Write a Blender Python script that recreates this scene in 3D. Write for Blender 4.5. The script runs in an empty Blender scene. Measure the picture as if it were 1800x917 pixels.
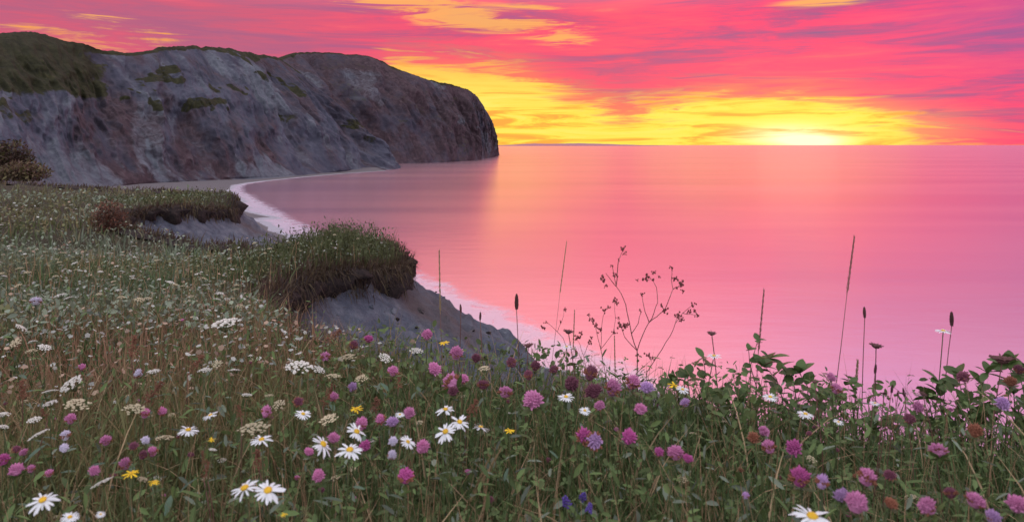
import bpy, math, random
import numpy as np
from mathutils import Vector, Matrix, Euler
R = random.Random(7)
rng = np.random.default_rng(11)
sc = bpy.context.scene
C = sc.collection
# ---------------------------------------------------------------- camera
CAMZ = 20.0                       # metres above the sea
F = 1200.0                        # focal length in photo pixels (photo 1800 wide)
cam_d = bpy.data.cameras.new('camera'); cam = bpy.data.objects.new('camera', cam_d); C.objects.link(cam)
cam.location = (0, 0, CAMZ); cam.rotation_euler = (math.radians(90), 0, 0)
cam_d.sensor_width = 36; cam_d.lens = 36 * F / 1800; cam_d.shift_y = -(458.5 - 255) / 1800
cam_d.clip_start = 0.05; cam_d.clip_end = 200000
sc.camera = cam
cam_d.dof.use_dof = True; cam_d.dof.focus_distance = 7.0; cam_d.dof.aperture_fstop = 7.0
# ---------------------------------------------------------------- exposure
sc.view_settings.view_transform = 'Standard'; sc.view_settings.look = 'None'
sc.view_settings.exposure = 0.0; sc.view_settings.gamma = 1.0
# ---------------------------------------------------------------- node helper
class NT:
    def __init__(s, tree): s.t = tree; s.n = tree.nodes; s.l = tree.links
    def node(s, typ, **kw):
        n = s.n.new(typ)
        for k, v in kw.items(): setattr(n, k, v)
        return n
    def put(s, sock, v):
        if isinstance(v, bpy.types.NodeSocket): s.l.new(v, sock)
        elif isinstance(v, (tuple, list)):
            v = tuple(v)
            if len(v) == 3 and sock.type == 'RGBA': v = v + (1,)
            sock.default_value = v
        else: sock.default_value = v
    def m(s, op, a, b=0.0, c=None, clamp=False):
        n = s.node('ShaderNodeMath', operation=op); n.use_clamp = clamp
        s.put(n.inputs[0], a); s.put(n.inputs[1], b)
        if c is not None: s.put(n.inputs[2], c)
        return n.outputs[0]
    def mix(s, f, a, b, blend='MIX'):
        n = s.node('ShaderNodeMix', data_type='RGBA', blend_type=blend)
        s.put(n.inputs[0], f); s.put(n.inputs[6], a); s.put(n.inputs[7], b)
        return n.outputs[2]
    def comb(s, x, y, z):
        n = s.node('ShaderNodeCombineXYZ')
        for i, v in enumerate((x, y, z)): s.put(n.inputs[i], v)
        return n.outputs[0]
    def noise(s, vec, scale=1.0, detail=4, rough=0.55, dist=0.0, lac=2.0):
        n = s.node('ShaderNodeTexNoise')
        if vec is not None: s.put(n.inputs['Vector'], vec)
        n.inputs['Scale'].default_value = scale; n.inputs['Detail'].default_value = detail
        n.inputs['Roughness'].default_value = rough; n.inputs['Distortion'].default_value = dist
        n.inputs['Lacunarity'].default_value = lac
        return n.outputs[0]
    def ramp(s, f, stops, interp='LINEAR'):
        n = s.node('ShaderNodeValToRGB'); s.put(n.inputs[0], f)
        cr = n.color_ramp; cr.interpolation = interp
        while len(cr.elements) > 1: cr.elements.remove(cr.elements[-1])
        for i, (p, c) in enumerate(stops):
            e = cr.elements[0] if i == 0 else cr.elements.new(p)
            e.position = p
            e.color = (c, c, c, 1) if not isinstance(c, (tuple, list)) else (*c[:3], 1)
        return n.outputs[0]
    def smooth(s, v, a, b):
        n = s.node('ShaderNodeMapRange', interpolation_type='SMOOTHSTEP')
        s.put(n.inputs[0], v); s.put(n.inputs[1], a); s.put(n.inputs[2], b)
        return n.outputs[0]
# ---------------------------------------------------------------- sky
SUN_AZ = math.atan(500 / F)       # to the right of straight ahead
SUN_EL = math.radians(2.0)
world = bpy.data.worlds.new('World'); sc.world = world; world.use_nodes = True
def build_sky():
    w = NT(world.node_tree); w.n.clear()
    tc = w.node('ShaderNodeTexCoord').outputs['Generated']
    sp = w.node('ShaderNodeSeparateXYZ'); w.put(sp.inputs[0], tc)
    x, y, z = sp.outputs
    a = w.m('ARCTAN2', x, y)
    hyp = w.m('SQRT', w.m('ADD', w.m('MULTIPLY', x, x), w.m('ADD', w.m('MULTIPLY', y, y), 1e-5)))
    e = w.m('DIVIDE', z, hyp)                                     # tangent of the elevation
    ea = w.m('ABSOLUTE', e)
    ec = w.m('MINIMUM', ea, 3.0)
    # cloud noises: streaks, long along the horizon
    st = w.noise(w.comb(w.m('MULTIPLY', a, 3.0), w.m('MULTIPLY', ec, 30.0), 0.3), 1.0, 6, 0.66, 0.9)
    st2 = w.noise(w.comb(w.m('MULTIPLY', a, 6.0), w.m('MULTIPLY', ec, 70.0), 4.7), 1.0, 5, 0.64, 1.0)
    big = w.noise(w.comb(w.m('MULTIPLY', a, 1.5), w.m('MULTIPLY', ec, 8.0), 9.1), 1.0, 3, 0.55, 0.4)
    # lower edge of the cloud deck against the clear yellow strip
    def A(px): return math.atan((px - 900) / F)
    def E(px, py): return (255 - py) / F * math.cos(A(px))
    stops = [(-200, 90), (60, 62), (190, 76), (290, 96), (420, 165), (620, 165), (680, 112), (760, 118), (850, 126), (920, 138), (960, 158), (1020, 186), (1100, 204),
             (1200, 186), (1290, 178), (1400, 176), (1490, 186), (1550, 206), (1620, 238), (1750, 253), (2100, 255)]
    f = w.m('DIVIDE', w.m('ADD', a, 1.0), 2.0)
    bnd = w.ramp(f, [((A(p) + 1) / 2, E(p, q) * 4) for p, q in stops])
    bnd = w.m('DIVIDE', bnd, 4.0)
    wob = w.m('ADD', w.m('MULTIPLY', w.m('SUBTRACT', st, 0.5), 0.13), w.m('MULTIPLY', w.m('SUBTRACT', st2, 0.5), 0.12))
    ed = w.m('SUBTRACT', w.m('ADD', ec, wob), bnd)
    deck = w.smooth(ed, -0.012, 0.016)
    # openings in the deck where the clear glow shows through
    op = None
    for (px, py, sx, sy, g) in [(720, 12, 120, 13, 1.3), (890, 44, 120, 16, 1.4), (1450, 4, 80, 9, .8), (185, 30, 70, 7, .8), (960, 8, 60, 8, .9),
                               (950, 165, 120, 14, .5), (1000, 75, 60, 12, .7), (40, 78, 90, 14, .5)]:
        dx = w.m('DIVIDE', w.m('SUBTRACT', a, A(px)), sx / F); dy = w.m('DIVIDE', w.m('SUBTRACT', ec, E(px, py)), sy / F)
        q = w.m('MULTIPLY', w.m('POWER', 2.718, w.m('MULTIPLY', w.m('ADD', w.m('MULTIPLY', dx, dx), w.m('MULTIPLY', dy, dy)), -0.7)), g)
        op = q if op is None else w.m('ADD', op, q)
    op = w.m('MULTIPLY', op, w.smooth(st2, 0.25, 0.7)); op = w.smooth(op, 0.22, 0.62)
    deck = w.m('MULTIPLY', deck, w.m('SUBTRACT', 1.0, w.m('MULTIPLY', op, 0.85)))
    # clear sky: yellow low down, peach higher
    clear = w.mix(w.smooth(ec, 0.02, 0.17), (1.0, .76, .055), (1.0, .46, .12))
    clear = w.mix(w.m('MULTIPLY', w.smooth(st2, 0.35, 0.72), w.smooth(ec, .13, .05)), clear, (1.0, .85, .16))
    clear = w.mix(w.m('MULTIPLY', w.smooth(st2, 0.52, 0.36), .85), clear, (1.0, .36, .07))
    clear = w.mix(w.smooth(a, 0.46, 0.72), clear, (1.0, .13, .16))
    clear = w.mix(w.smooth(a, 0.62, 1.0), clear, (.55, .14, .30))
    clear = w.mix(w.smooth(w.m('MULTIPLY', a, -1.0), 0.5, 1.1), clear, (.75, .30, .22))
    # clouds lit from below
    cn = w.m('ADD', w.m('MULTIPLY', st, 0.58), w.m('ADD', w.m('MULTIPLY', big, 0.10), w.m('MULTIPLY', st2, 0.32)))
    cl = w.ramp(cn, [(0.37, (.36, .10, .27)), (0.455, (.60, .09, .21)), (0.525, (.93, .082, .175)), (0.59, (1.0, .10, .17)), (0.69, (1.0, .22, .17))])
    right = w.ramp(cn, [(0.38, (.26, .085, .27)), (0.46, (.55, .06, .23)), (0.525, (.95, .045, .19)), (0.60, (1.0, .07, .19)), (0.70, (1.0, .14, .17))])
    left = w.ramp(cn, [(0.32, (.36, .115, .24)), (0.45, (.50, .12, .22)), (0.56, (.68, .11, .19)), (0.68, (.88, .13, .19)), (0.78, (.95, .30, .22))])
    cl = w.mix(w.smooth(a, 0.1, 0.4), cl, right)
    cl = w.mix(w.smooth(w.m('MULTIPLY', a, -1.0), 0.08, 0.42), cl, left)
    pur = w.m('MULTIPLY', w.smooth(w.m('ADD', a, w.m('MULTIPLY', ec, 0.9)), 0.56, 1.0), w.smooth(st, 0.66, 0.36))
    cl = w.mix(pur, cl, (.27, .085, .30))
    cl = w.mix(w.m('MULTIPLY', w.m('MULTIPLY', w.smooth(a, .42, .75), w.smooth(ec, .03, .16)), .55), cl, (.30, .10, .36))
    # orange lit under-edges close above the clear strip
    und = w.m('MULTIPLY', w.smooth(ed, 0.055, 0.0), w.smooth(st2, 0.30, 0.62))
    und = w.m('MULTIPLY', und, w.smooth(w.m('ABSOLUTE', w.m('SUBTRACT', a, 0.2)), 0.5, 0.2))
    cl = w.mix(w.m('MULTIPLY', und, 0.85), cl, (1.0, .25, .10))
    # higher up: paler pink in front, lilac to the right, then pale overhead, brightened to light the meadow
    hi = w.mix(w.smooth(w.m('ABSOLUTE', w.m('SUBTRACT', a, 0.02)), 0.10, 0.52), (1.38, .58, .52), (.58, .34, .78))
    hi = w.mix(w.smooth(st, 0.62, 0.36), hi, (1.0, .43, .55))
    cl = w.mix(w.smooth(ec, 0.18, 0.33), cl, hi)
    col = w.mix(deck, clear, cl)
    zenith_fill = w.mix(w.smooth(big, 0.38, 0.66), (1.52, 1.48, 1.58), (1.72, 1.58, 1.62))
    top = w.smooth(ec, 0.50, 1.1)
    col = w.mix(top, col, zenith_fill)
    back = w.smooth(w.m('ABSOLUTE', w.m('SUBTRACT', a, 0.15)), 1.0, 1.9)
    back_fill = w.mix(w.smooth(ec, 0.0, 0.5), (1.15, 1.08, 1.2), (1.42, 1.42, 1.56))  # unseen sky behind the camera, brightened to lift the light on the meadow
    col = w.mix(back, col, back_fill)
    # glow where the sun stands behind thin cloud at the horizon
    def gauss(px, py, sx, sy):
        dx = w.m('DIVIDE', w.m('SUBTRACT', a, A(px)), sx / F); dy = w.m('DIVIDE', w.m('SUBTRACT', ec, E(px, py)), sy / F)
        return w.m('POWER', 2.718, w.m('MULTIPLY', w.m('ADD', w.m('MULTIPLY', dx, dx), w.m('MULTIPLY', dy, dy)), -0.5))
    g1 = w.m('MULTIPLY', gauss(1370, 230, 130, 26), w.smooth(st2, 0.30, 0.66))
    col = w.mix(w.m('MULTIPLY', g1, 0.85, clamp=True), col, (1.15, .86, .13))
    g2 = w.m('MULTIPLY', gauss(1385, 238, 46, 11), w.smooth(st2, 0.15, 0.55))
    g2 = w.m('ADD', g2, gauss(1430, 250, 30, 7))
    col = w.mix(w.m('MINIMUM', g2, 1.0), col, (1.5, 1.3, .72))
    ns = w.node('ShaderNodeTexSky', sky_type='NISHITA'); ns.sun_disc = False
    ns.sun_elevation = SUN_EL; ns.sun_rotation = SUN_AZ; ns.altitude = 20; ns.dust_density = 2.0
    nsc = w.mix(1.0, ns.outputs[0], (.006, .006, .006), 'MULTIPLY')
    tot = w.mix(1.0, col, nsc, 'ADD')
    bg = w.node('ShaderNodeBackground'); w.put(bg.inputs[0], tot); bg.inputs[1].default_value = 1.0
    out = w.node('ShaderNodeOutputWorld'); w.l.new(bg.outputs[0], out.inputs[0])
build_sky()
world.cycles.sampling_method = 'MANUAL'; world.cycles.sample_map_resolution = 512
# ---------------------------------------------------------------- sun
sd = bpy.data.lights.new('sun', 'SUN'); so = bpy.data.objects.new('sun', sd); C.objects.link(so)
sd.energy = 0.0015; sd.angle = math.radians(6); sd.color = (1.0, .55, .36)
sv = Vector((math.sin(SUN_AZ) * math.cos(SUN_EL), math.cos(SUN_AZ) * math.cos(SUN_EL), math.sin(SUN_EL)))
so.rotation_euler = (-sv).to_track_quat('-Z', 'Y').to_euler(); so.location = (60, 140, 60)
sc.cycles.max_bounces = 6; sc.cycles.diffuse_bounces = 3; sc.cycles.transparent_max_bounces = 8

# ================================================================ helpers
def tag(o, label=None, cat=None, group=None, kind=None):
    if label: o['label'] = label
    if cat: o['category'] = cat
    if group: o['group'] = group
    if kind: o['kind'] = kind
    return o
def mesh_np(name, v, tris, mats, col=None, smooth=True, parent=None):
    v = np.asarray(v, np.float32); t = np.asarray(tris, np.int32)
    me = bpy.data.meshes.new(name)
    me.vertices.add(len(v)); me.vertices.foreach_set('co', v.ravel())
    k = t.shape[1]
    me.loops.add(t.size); me.loops.foreach_set('vertex_index', t.ravel())
    me.polygons.add(len(t)); me.polygons.foreach_set('loop_start', np.arange(0, t.size, k, dtype=np.int32))
    me.polygons.foreach_set('loop_total', np.full(len(t), k, np.int32))
    me.polygons.foreach_set('use_smooth', np.full(len(t), smooth))
    if col is not None:
        c = np.ones((len(v), 4), np.float32); c[:, :3] = col
        at = me.attributes.new('Col', 'FLOAT_COLOR', 'POINT'); at.data.foreach_set('color', c.ravel())
    me.update(calc_edges=True)
    for m in (mats if isinstance(mats, list) else [mats]): me.materials.append(m)
    return me
def add(name, me, parent=None, loc=None):
    o = bpy.data.objects.new(name, me); C.objects.link(o)
    if parent is not None: o.parent = parent
    if loc is not None: o.location = loc
    return o
class MB:
    def __init__(s): s.v = []; s.f = []; s.n = 0; s.mi = []
    def add(s, v, f, mi=0):
        v = np.asarray(v, float); s.v.append(v)
        for q in f: s.f.append(tuple(i + s.n for i in q)); s.mi.append(mi)
        s.n += len(v)
    def tube(s, pts, rad, sides=5, mi=0):
        pts = [Vector(p) for p in pts]; vs = []; fs = []; k = len(pts)
        for i, p in enumerate(pts):
            t = (pts[min(i + 1, k - 1)] - pts[max(i - 1, 0)]).normalized()
            u = t.cross(Vector((0, 1, 0.13)) if abs(t.y) < .9 else Vector((1, 0, 0))).normalized(); w = t.cross(u)
            r = rad[i] if isinstance(rad, (list, tuple)) else rad
            for j in range(sides):
                an = 2 * math.pi * j / sides
                vs.append(p + (u * math.cos(an) + w * math.sin(an)) * r)
        for i in range(k - 1):
            for j in range(sides):
                fs.append((i * sides + j, i * sides + (j + 1) % sides, (i + 1) * sides + (j + 1) % sides, (i + 1) * sides + j))
        fs.append(tuple((k - 1) * sides + j for j in range(sides)))
        s.add([tuple(q) for q in vs], fs, mi)
    def blob(s, c, r, seg=6, rings=4, squash=(1, 1, 1), jit=0.0, mi=0):
        vs = []; fs = []
        for i in range(rings + 1):
            th = math.pi * i / rings
            for j in range(seg):
                ph = 2 * math.pi * j / seg + i * .4; q = 1 + R.uniform(-jit, jit)
                vs.append((c[0] + r * q * squash[0] * math.sin(th) * math.cos(ph), c[1] + r * q * squash[1] * math.sin(th) * math.sin(ph), c[2] + r * q * squash[2] * math.cos(th)))
        for i in range(rings):
            for j in range(seg):
                fs.append((i * seg + j, (i + 1) * seg + j, (i + 1) * seg + (j + 1) % seg, i * seg + (j + 1) % seg))
        s.add(vs, fs, mi)
    def mesh(s, name, mats, smooth=True):
        me = bpy.data.meshes.new(name)
        me.from_pydata([tuple(p) for a in s.v for p in a], [], s.f)
        for m in (mats if isinstance(mats, list) else [mats]): me.materials.append(m)
        me.polygons.foreach_set('use_smooth', [smooth] * len(s.f)); me.polygons.foreach_set('material_index', s.mi)
        me.update(); return me
# value noise (numpy)
def _h(ix, iy, seed):
    n = (ix.astype(np.int64) * 374761393 + iy.astype(np.int64) * 668265263 + seed * 974711) & 0x7fffffff
    n = ((n ^ (n >> 13)) * 1274126177) & 0x7fffffff
    n = n ^ (n >> 16)
    return (n & 0xffff) / 65535.0
def vn(x, y, seed=0):
    x = np.asarray(x, float); y = np.asarray(y, float)
    ix = np.floor(x); iy = np.floor(y); fx = x - ix; fy = y - iy
    fx = fx * fx * (3 - 2 * fx); fy = fy * fy * (3 - 2 * fy)
    a = _h(ix, iy, seed); b = _h(ix + 1, iy, seed); c = _h(ix, iy + 1, seed); d = _h(ix + 1, iy + 1, seed)
    return (a * (1 - fx) + b * fx) * (1 - fy) + (c * (1 - fx) + d * fx) * fy
def fbm(x, y, seed=0, oct=4, g=0.5):
    s = 0; a = 1; t = 0
    for i in range(oct):
        s = s + a * vn(x, y, seed + i * 17); t += a; a *= g; x = x * 2.03 + 5.1; y = y * 2.03 + 1.7
    return s / t
def sstep(x, a, b):
    t = np.clip((x - a) / (b - a), 0, 1); return t * t * (3 - 2 * t)

# ================================================================ materials
def mat(name):
    m = bpy.data.materials.new(name); m.use_nodes = True
    w = NT(m.node_tree); w.n.clear(); return m, w
def finish(w, col, rough=.7, bump=None, bstr=.3, bdist=.01, transl=0.0, spec=.25, tcol=None):
    p = w.node('ShaderNodeBsdfPrincipled'); w.put(p.inputs['Base Color'], col); w.put(p.inputs['Roughness'], rough)
    p.inputs['Specular IOR Level'].default_value = spec
    if bump is not None:
        b = w.node('ShaderNodeBump'); b.inputs['Strength'].default_value = bstr; b.inputs['Distance'].default_value = bdist
        w.put(b.inputs['Height'], bump); w.l.new(b.outputs[0], p.inputs['Normal'])
    sh = p.outputs[0]
    if transl > 0:
        t = w.node('ShaderNodeBsdfTranslucent'); w.put(t.inputs[0], tcol if tcol is not None else col)
        mx = w.node('ShaderNodeMixShader'); mx.inputs[0].default_value = transl
        w.l.new(sh, mx.inputs[1]); w.l.new(t.outputs[0], mx.inputs[2]); sh = mx.outputs[0]
    o = w.node('ShaderNodeOutputMaterial'); w.l.new(sh, o.inputs[0])
def veg_attr():
    m, w = mat('meadow foliage')
    at = w.node('ShaderNodeAttribute', attribute_name='Col').outputs['Color']
    finish(w, at, .62, transl=.34); return m
def veg(name, c, var=.25, transl=.2, rough=.55, scale=60, c2=None):
    m, w = mat(name)
    oi = w.node('ShaderNodeObjectInfo').outputs['Random']
    tcn = w.node('ShaderNodeTexCoord').outputs['Object']
    n = w.noise(tcn, scale, 3, .6)
    lo = tuple(q * (1 - var) for q in c); hi = tuple(min(1, q * (1 + var)) for q in c)
    a = w.mix(oi, lo, hi)
    b = w.mix(w.smooth(n, .3, .7), a, c2 if c2 else tuple(min(1, q * 1.25) for q in c))
    bb = w.mix(.45, a, b)
    finish(w, bb, rough, bump=n, bstr=.25, bdist=.002, transl=transl); return m
M = {}
M['foliage'] = veg_attr()
M['stem'] = veg('green stem', (.075, .095, .038))
M['stem_dry'] = veg('dry brown stem', (.14, .066, .056), transl=.15)
M['stem_tan'] = veg('tan grass stem', (.26, .19, .10), transl=.1)
M['leaf'] = veg('broad leaf', (.066, .112, .034), .35, .25, .45, 40, (.095, .125, .04))
M['leaf_grey'] = veg('grey green leaf', (.07, .115, .075), .3, .2, .5, 40)
M['clover_pink'] = veg('clover pink', (.58, .19, .40), .2, .3, .6, 160, (.74, .40, .60))
M['clover_magenta'] = veg('clover magenta', (.50, .09, .32), .2, .3, .6, 160, (.66, .22, .48))
M['clover_dark'] = veg('clover dark', (.20, .065, .105), .25, .2, .6, 160, (.24, .09, .13))
M['clover_lilac'] = veg('clover lilac', (.46, .26, .52), .2, .3, .6, 160, (.62, .46, .68))
M['clover_rust'] = veg('clover faded rust', (.26, .095, .06), .25, .15, .7, 160, (.34, .16, .10))
M['clover_white'] = veg('white lilac floret', (.66, .60, .74), .1, .3, .6, 160, (.74, .70, .8))
M['clover_blue'] = veg('blue violet floret', (.12, .07, .36), .2, .3, .6, 160, (.22, .14, .5))
M['petal'] = veg('white petal', (.76, .78, .82), .06, .3, .5, 90, (.82, .83, .86))
M['disc'] = veg('yellow disc', (.70, .42, .03), .15, .05, .7, 300, (.80, .55, .06))
M['yellow'] = veg('yellow petal', (.80, .52, .02), .12, .2, .6, 90)
M['umbel'] = veg('cream umbel', (.66, .64, .58), .14, .25, .6, 140, (.74, .72, .70))
M['umbel_cream'] = veg('dull cream umbel', (.48, .41, .27), .2, .2, .6, 140, (.56, .50, .36))
M['seed_dark'] = veg('dark seed head', (.095, .042, .042), .3, .12, .8, 200)
M['seed_red'] = veg('reddish seed cluster', (.21, .065, .065), .3, .2, .8, 200)
M['spike'] = veg('brown spike', (.24, .12, .10), .3, .25, .8, 200)
M['rust'] = veg('rust sorrel', (.20, .088, .055), .25, .15, .7, 160)
def ground_mat():
    m, w = mat('meadow ground and grey clay')
    at = w.node('ShaderNodeAttribute', attribute_name='Col').outputs['Color']
    sp = w.node('ShaderNodeSeparateColor'); w.put(sp.inputs[0], at)          # R turf, G sand
    pos = w.node('ShaderNodeNewGeometry').outputs['Position']
    n1 = w.noise(pos, 3.0, 8, .62); n2 = w.noise(pos, .45, 5, .55); n3 = w.noise(pos, 14, 5, .6, 1.5)
    clay = w.ramp(n1, [(.28, (.045, .052, .076)), (.45, (.080, .092, .125)), (.55, (.105, .116, .150)), (.72, (.17, .18, .215))])
    clay = w.mix(w.smooth(n2, .45, .68), clay, (.080, .066, .072))
    clay = w.mix(w.smooth(n3, .60, .72), clay, (.042, .038, .045))
    turf = w.ramp(n1, [(.3, (.018, .016, .010)), (.55, (.045, .038, .02)), (.75, (.075, .06, .032))])
    sand = w.ramp(n1, [(.3, (.08, .075, .085)), (.7, (.14, .125, .135))])
    c = w.mix(sp.outputs[0], clay, turf); c = w.mix(sp.outputs[1], c, sand)
    h = w.m('ADD', w.m('MULTIPLY', n1, 1.0), w.m('MULTIPLY', n3, .4))
    finish(w, c, .9, bump=h, bstr=1.0, bdist=.16); return m
M['ground'] = ground_mat()
def turf_mat():
    m, w = mat('dark rooty turf edge')
    pos = w.node('ShaderNodeNewGeometry').outputs['Position']
    n1 = w.noise(pos, 9.0, 6, .62)
    c = w.ramp(n1, [(.3, (.006, .005, .005)), (.55, (.020, .014, .013)), (.75, (.045, .031, .026))])
    finish(w, c, .95, bump=n1, bstr=1.0, bdist=.06); return m
M['turf'] = turf_mat()
def cliff_mat():
    m, w = mat('headland clay and rock')
    at = w.node('ShaderNodeAttribute', attribute_name='Col').outputs['Color']
    sp = w.node('ShaderNodeSeparateColor'); w.put(sp.inputs[0], at)          # R grass, G red clay, B pale scree
    pos = w.node('ShaderNodeNewGeometry').outputs['Position']
    n1 = w.noise(pos, .05, 8, .64, .5); n2 = w.noise(pos, .16, 7, .68, 1.0); n3 = w.noise(pos, .5, 5, .6)
    grey = w.ramp(n1, [(.30, (.030, .029, .043)), (.46, (.054, .054, .078)), (.66, (.088, .089, .120))])
    red = w.ramp(n2, [(.3, (.026, .018, .023)), (.55, (.060, .040, .048)), (.75, (.095, .068, .078))])
    pale = w.ramp(n2, [(.3, (.070, .075, .098)), (.7, (.125, .132, .158))])
    grs = w.ramp(n2, [(.3, (.014, .014, .009)), (.6, (.032, .031, .016)), (.8, (.060, .056, .026))])
    c = w.mix(w.smooth(w.m('ADD', sp.outputs[1], w.m('MULTIPLY', w.m('SUBTRACT', n1, .5), 1.1)), .28, .74), grey, red)
    c = w.mix(w.smooth(w.m('ADD', sp.outputs[2], w.m('MULTIPLY', w.m('SUBTRACT', n2, .5), .9)), .32, .88), c, pale)
    c = w.mix(w.smooth(n3, .58, .72), c, w.mix(.4, c, (.03, .024, .03)))
    c = w.mix(w.smooth(w.m('ADD', sp.outputs[0], w.m('MULTIPLY', w.m('SUBTRACT', n2, .5), .7)), .42, .6), c, grs)
    h = w.m('ADD', w.m('MULTIPLY', n2, 1.0), w.m('MULTIPLY', n3, .35))
    finish(w, c, .95, bump=h, bstr=.6, bdist=2.5, spec=.1); return m
M['cliff'] = cliff_mat()
def water_mat():
    m, w = mat('smooth long exposure sea')
    pos = w.node('ShaderNodeNewGeometry').outputs['Position']
    mp = w.node('ShaderNodeMapping'); w.put(mp.inputs[0], pos); mp.inputs['Scale'].default_value = (.0035, .022, .01); mp.inputs['Rotation'].default_value = (0, 0, .12)
    n = w.noise(mp.outputs[0], 1.0, 4, .5, .4)
    mp2 = w.node('ShaderNodeMapping'); w.put(mp2.inputs[0], pos); mp2.inputs['Scale'].default_value = (.10, .30, .2); mp2.inputs['Rotation'].default_value = (0, 0, .5)
    n2 = w.noise(mp2.outputs[0], 1.0, 3, .5)
    g = w.node('ShaderNodeBsdfGlossy'); w.put(g.inputs['Color'], w.mix(w.smooth(n, .35, .65), (.95, .68, .78), (1.0, .73, .78)))
    w.put(g.inputs['Roughness'], w.m('ADD', .165, w.m('MULTIPLY', n, .06)))
    b = w.node('ShaderNodeBump'); b.inputs['Strength'].default_value = .12; b.inputs['Distance'].default_value = .25; w.put(b.inputs['Height'], n2); w.l.new(b.outputs[0], g.inputs['Normal'])
    d = w.node('ShaderNodeBsdfDiffuse'); w.put(d.inputs[0], (.46, .42, .52))
    mx = w.node('ShaderNodeMixShader'); fr = w.node('ShaderNodeFresnel'); fr.inputs['IOR'].default_value = 1.33
    w.put(mx.inputs[0], w.m('MULTIPLY', w.m('SUBTRACT', 1.0, fr.outputs[0]), .22, clamp=True))
    w.l.new(g.outputs[0], mx.inputs[1]); w.l.new(d.outputs[0], mx.inputs[2])
    o = w.node('ShaderNodeOutputMaterial'); w.l.new(mx.outputs[0], o.inputs[0]); return m
M['water'] = water_mat()
def foam_mat():
    m, w = mat('pale surf foam')
    at = w.node('ShaderNodeAttribute', attribute_name='Col').outputs['Color']
    sp = w.node('ShaderNodeSeparateColor'); w.put(sp.inputs[0], at)
    pos = w.node('ShaderNodeNewGeometry').outputs['Position']
    n = w.noise(pos, .35, 6, .6, .8)
    p = w.node('ShaderNodeBsdfDiffuse'); w.put(p.inputs[0], (.66, .64, .74))
    t = w.node('ShaderNodeBsdfTransparent')
    f = w.smooth(w.m('ADD', n, w.m('MULTIPLY', sp.outputs[0], .55)), .62, 1.02)
    mx = w.node('ShaderNodeMixShader'); w.put(mx.inputs[0], w.m('MULTIPLY', f, .4)); w.l.new(t.outputs[0], mx.inputs[1]); w.l.new(p.outputs[0], mx.inputs[2])
    o = w.node('ShaderNodeOutputMaterial'); w.l.new(mx.outputs[0], o.inputs[0]); return m
M['foam'] = foam_mat()

# ================================================================ terrain
CH = 0.82                                                            # camera height over the turf
EDGE = np.array([(75, -60), (22, -9), (8, 0.2), (3.6, 1.9), (2.4, 2.3), (1.75, 2.45), (1.05, 2.62), (.62, 2.75), (.25, 3.0), (-.32, 3.35), (-1.0, 4.0), (-1.75, 5.0), (-2.3, 6.1), (-2.65, 7.2),
    (-2.75, 8.2), (-2.5, 9.2), (-2.1, 10.0), (-1.85, 11.2), (-2.0, 12.6), (-2.9, 14.0), (-5.2, 15.2), (-8.4, 16.2), (-10.1, 17.4), (-11.3, 19.2), (-11.7, 21.3), (-11.2, 23.8), (-10.7, 26.0),
    (-11.4, 28.6), (-15, 31), (-22, 34), (-32, 40), (-35, 46), (-41, 57), (-56, 68), (-92, 82), (-150, 112), (-320, 170)], float)
def resample(P, step, cap=.02):
    out = [P[0]]
    for i in range(len(P) - 1):
        L = np.linalg.norm(P[i + 1] - P[i]); st = max(step, cap * np.linalg.norm(P[i])); n = max(1, int(L / st))
        for k in range(1, n + 1): out.append(P[i] + (P[i + 1] - P[i]) * k / n)
    return np.array(out)
def chaikin(P, n=2):
    for _ in range(n):
        Q = [P[0]]
        for i in range(len(P) - 1): Q += [P[i] * .75 + P[i + 1] * .25, P[i] * .25 + P[i + 1] * .75]
        Q.append(P[-1]); P = np.array(Q)
    return P
EDGE = chaikin(EDGE, 2)
_L = np.linalg.norm(EDGE, axis=1)
EDGE = EDGE + np.stack([vn(EDGE[:, 0] * 2.3, EDGE[:, 1] * 2.3, 3) - .5, vn(EDGE[:, 0] * 2.3, EDGE[:, 1] * 2.3, 8) - .5], 1) * np.minimum(.30, .05 * _L)[:, None]
def sdf(x, y):
    x = np.asarray(x, float).ravel(); y = np.asarray(y, float).ravel()
    best = np.full(len(x), 1e9); sgn = np.ones(len(x))
    for i in range(len(EDGE) - 1):
        a = EDGE[i]; d = EDGE[i + 1] - a; L2 = d @ d
        if L2 < 1e-12: continue
        px = x - a[0]; py = y - a[1]
        t = np.clip((px * d[0] + py * d[1]) / L2, 0, 1)
        qx = px - t * d[0]; qy = py - t * d[1]; dd = qx * qx + qy * qy
        cr = d[0] * py - d[1] * px                                  # left of the travel direction = land
        upd = dd < best - 1e-12
        best = np.where(upd, dd, best); sgn = np.where(upd, np.sign(cr), sgn)
    return np.sqrt(best) * sgn
def meadow(x, y):
    x = np.asarray(x, float); y = np.asarray(y, float)
    yy = np.maximum(y, -6)
    drop = CH + 1.28 * (1 - np.exp(-np.maximum(yy, 0) / 9.0)) * 1.08 - .03 * np.minimum(yy, 0)
    z = CAMZ - drop
    amp = sstep(np.hypot(x, y), 1.0, 6.0)
    z = z + (fbm(x * .35, y * .35, 21, 3) - .5) * .28 * amp
    z = z + 3.4 * np.exp(-(((x + 50) / 9) ** 2 + ((y - 64) / 13) ** 2)) - .55 * np.exp(-(((x + 7.2) / 3.4) ** 2 + ((y - 14.0) / 2.8) ** 2)) - .22 * np.exp(-(((x + 4.6) / 1.2) ** 2 + ((y - 12.6) / 2.2) ** 2)) + .10 * np.exp(-(((x + 2.9) / .7) ** 2 + ((y - 11.2) / 1.4) ** 2))
    z = z - .30 * np.exp(-(((x + 1.75) / .75) ** 2 + ((y - 11.6) / 1.6) ** 2)) - .45 * np.exp(-(((x + 10.4) / 1.1) ** 2 + ((y - 26.5) / 2.6) ** 2))
    return z
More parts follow.
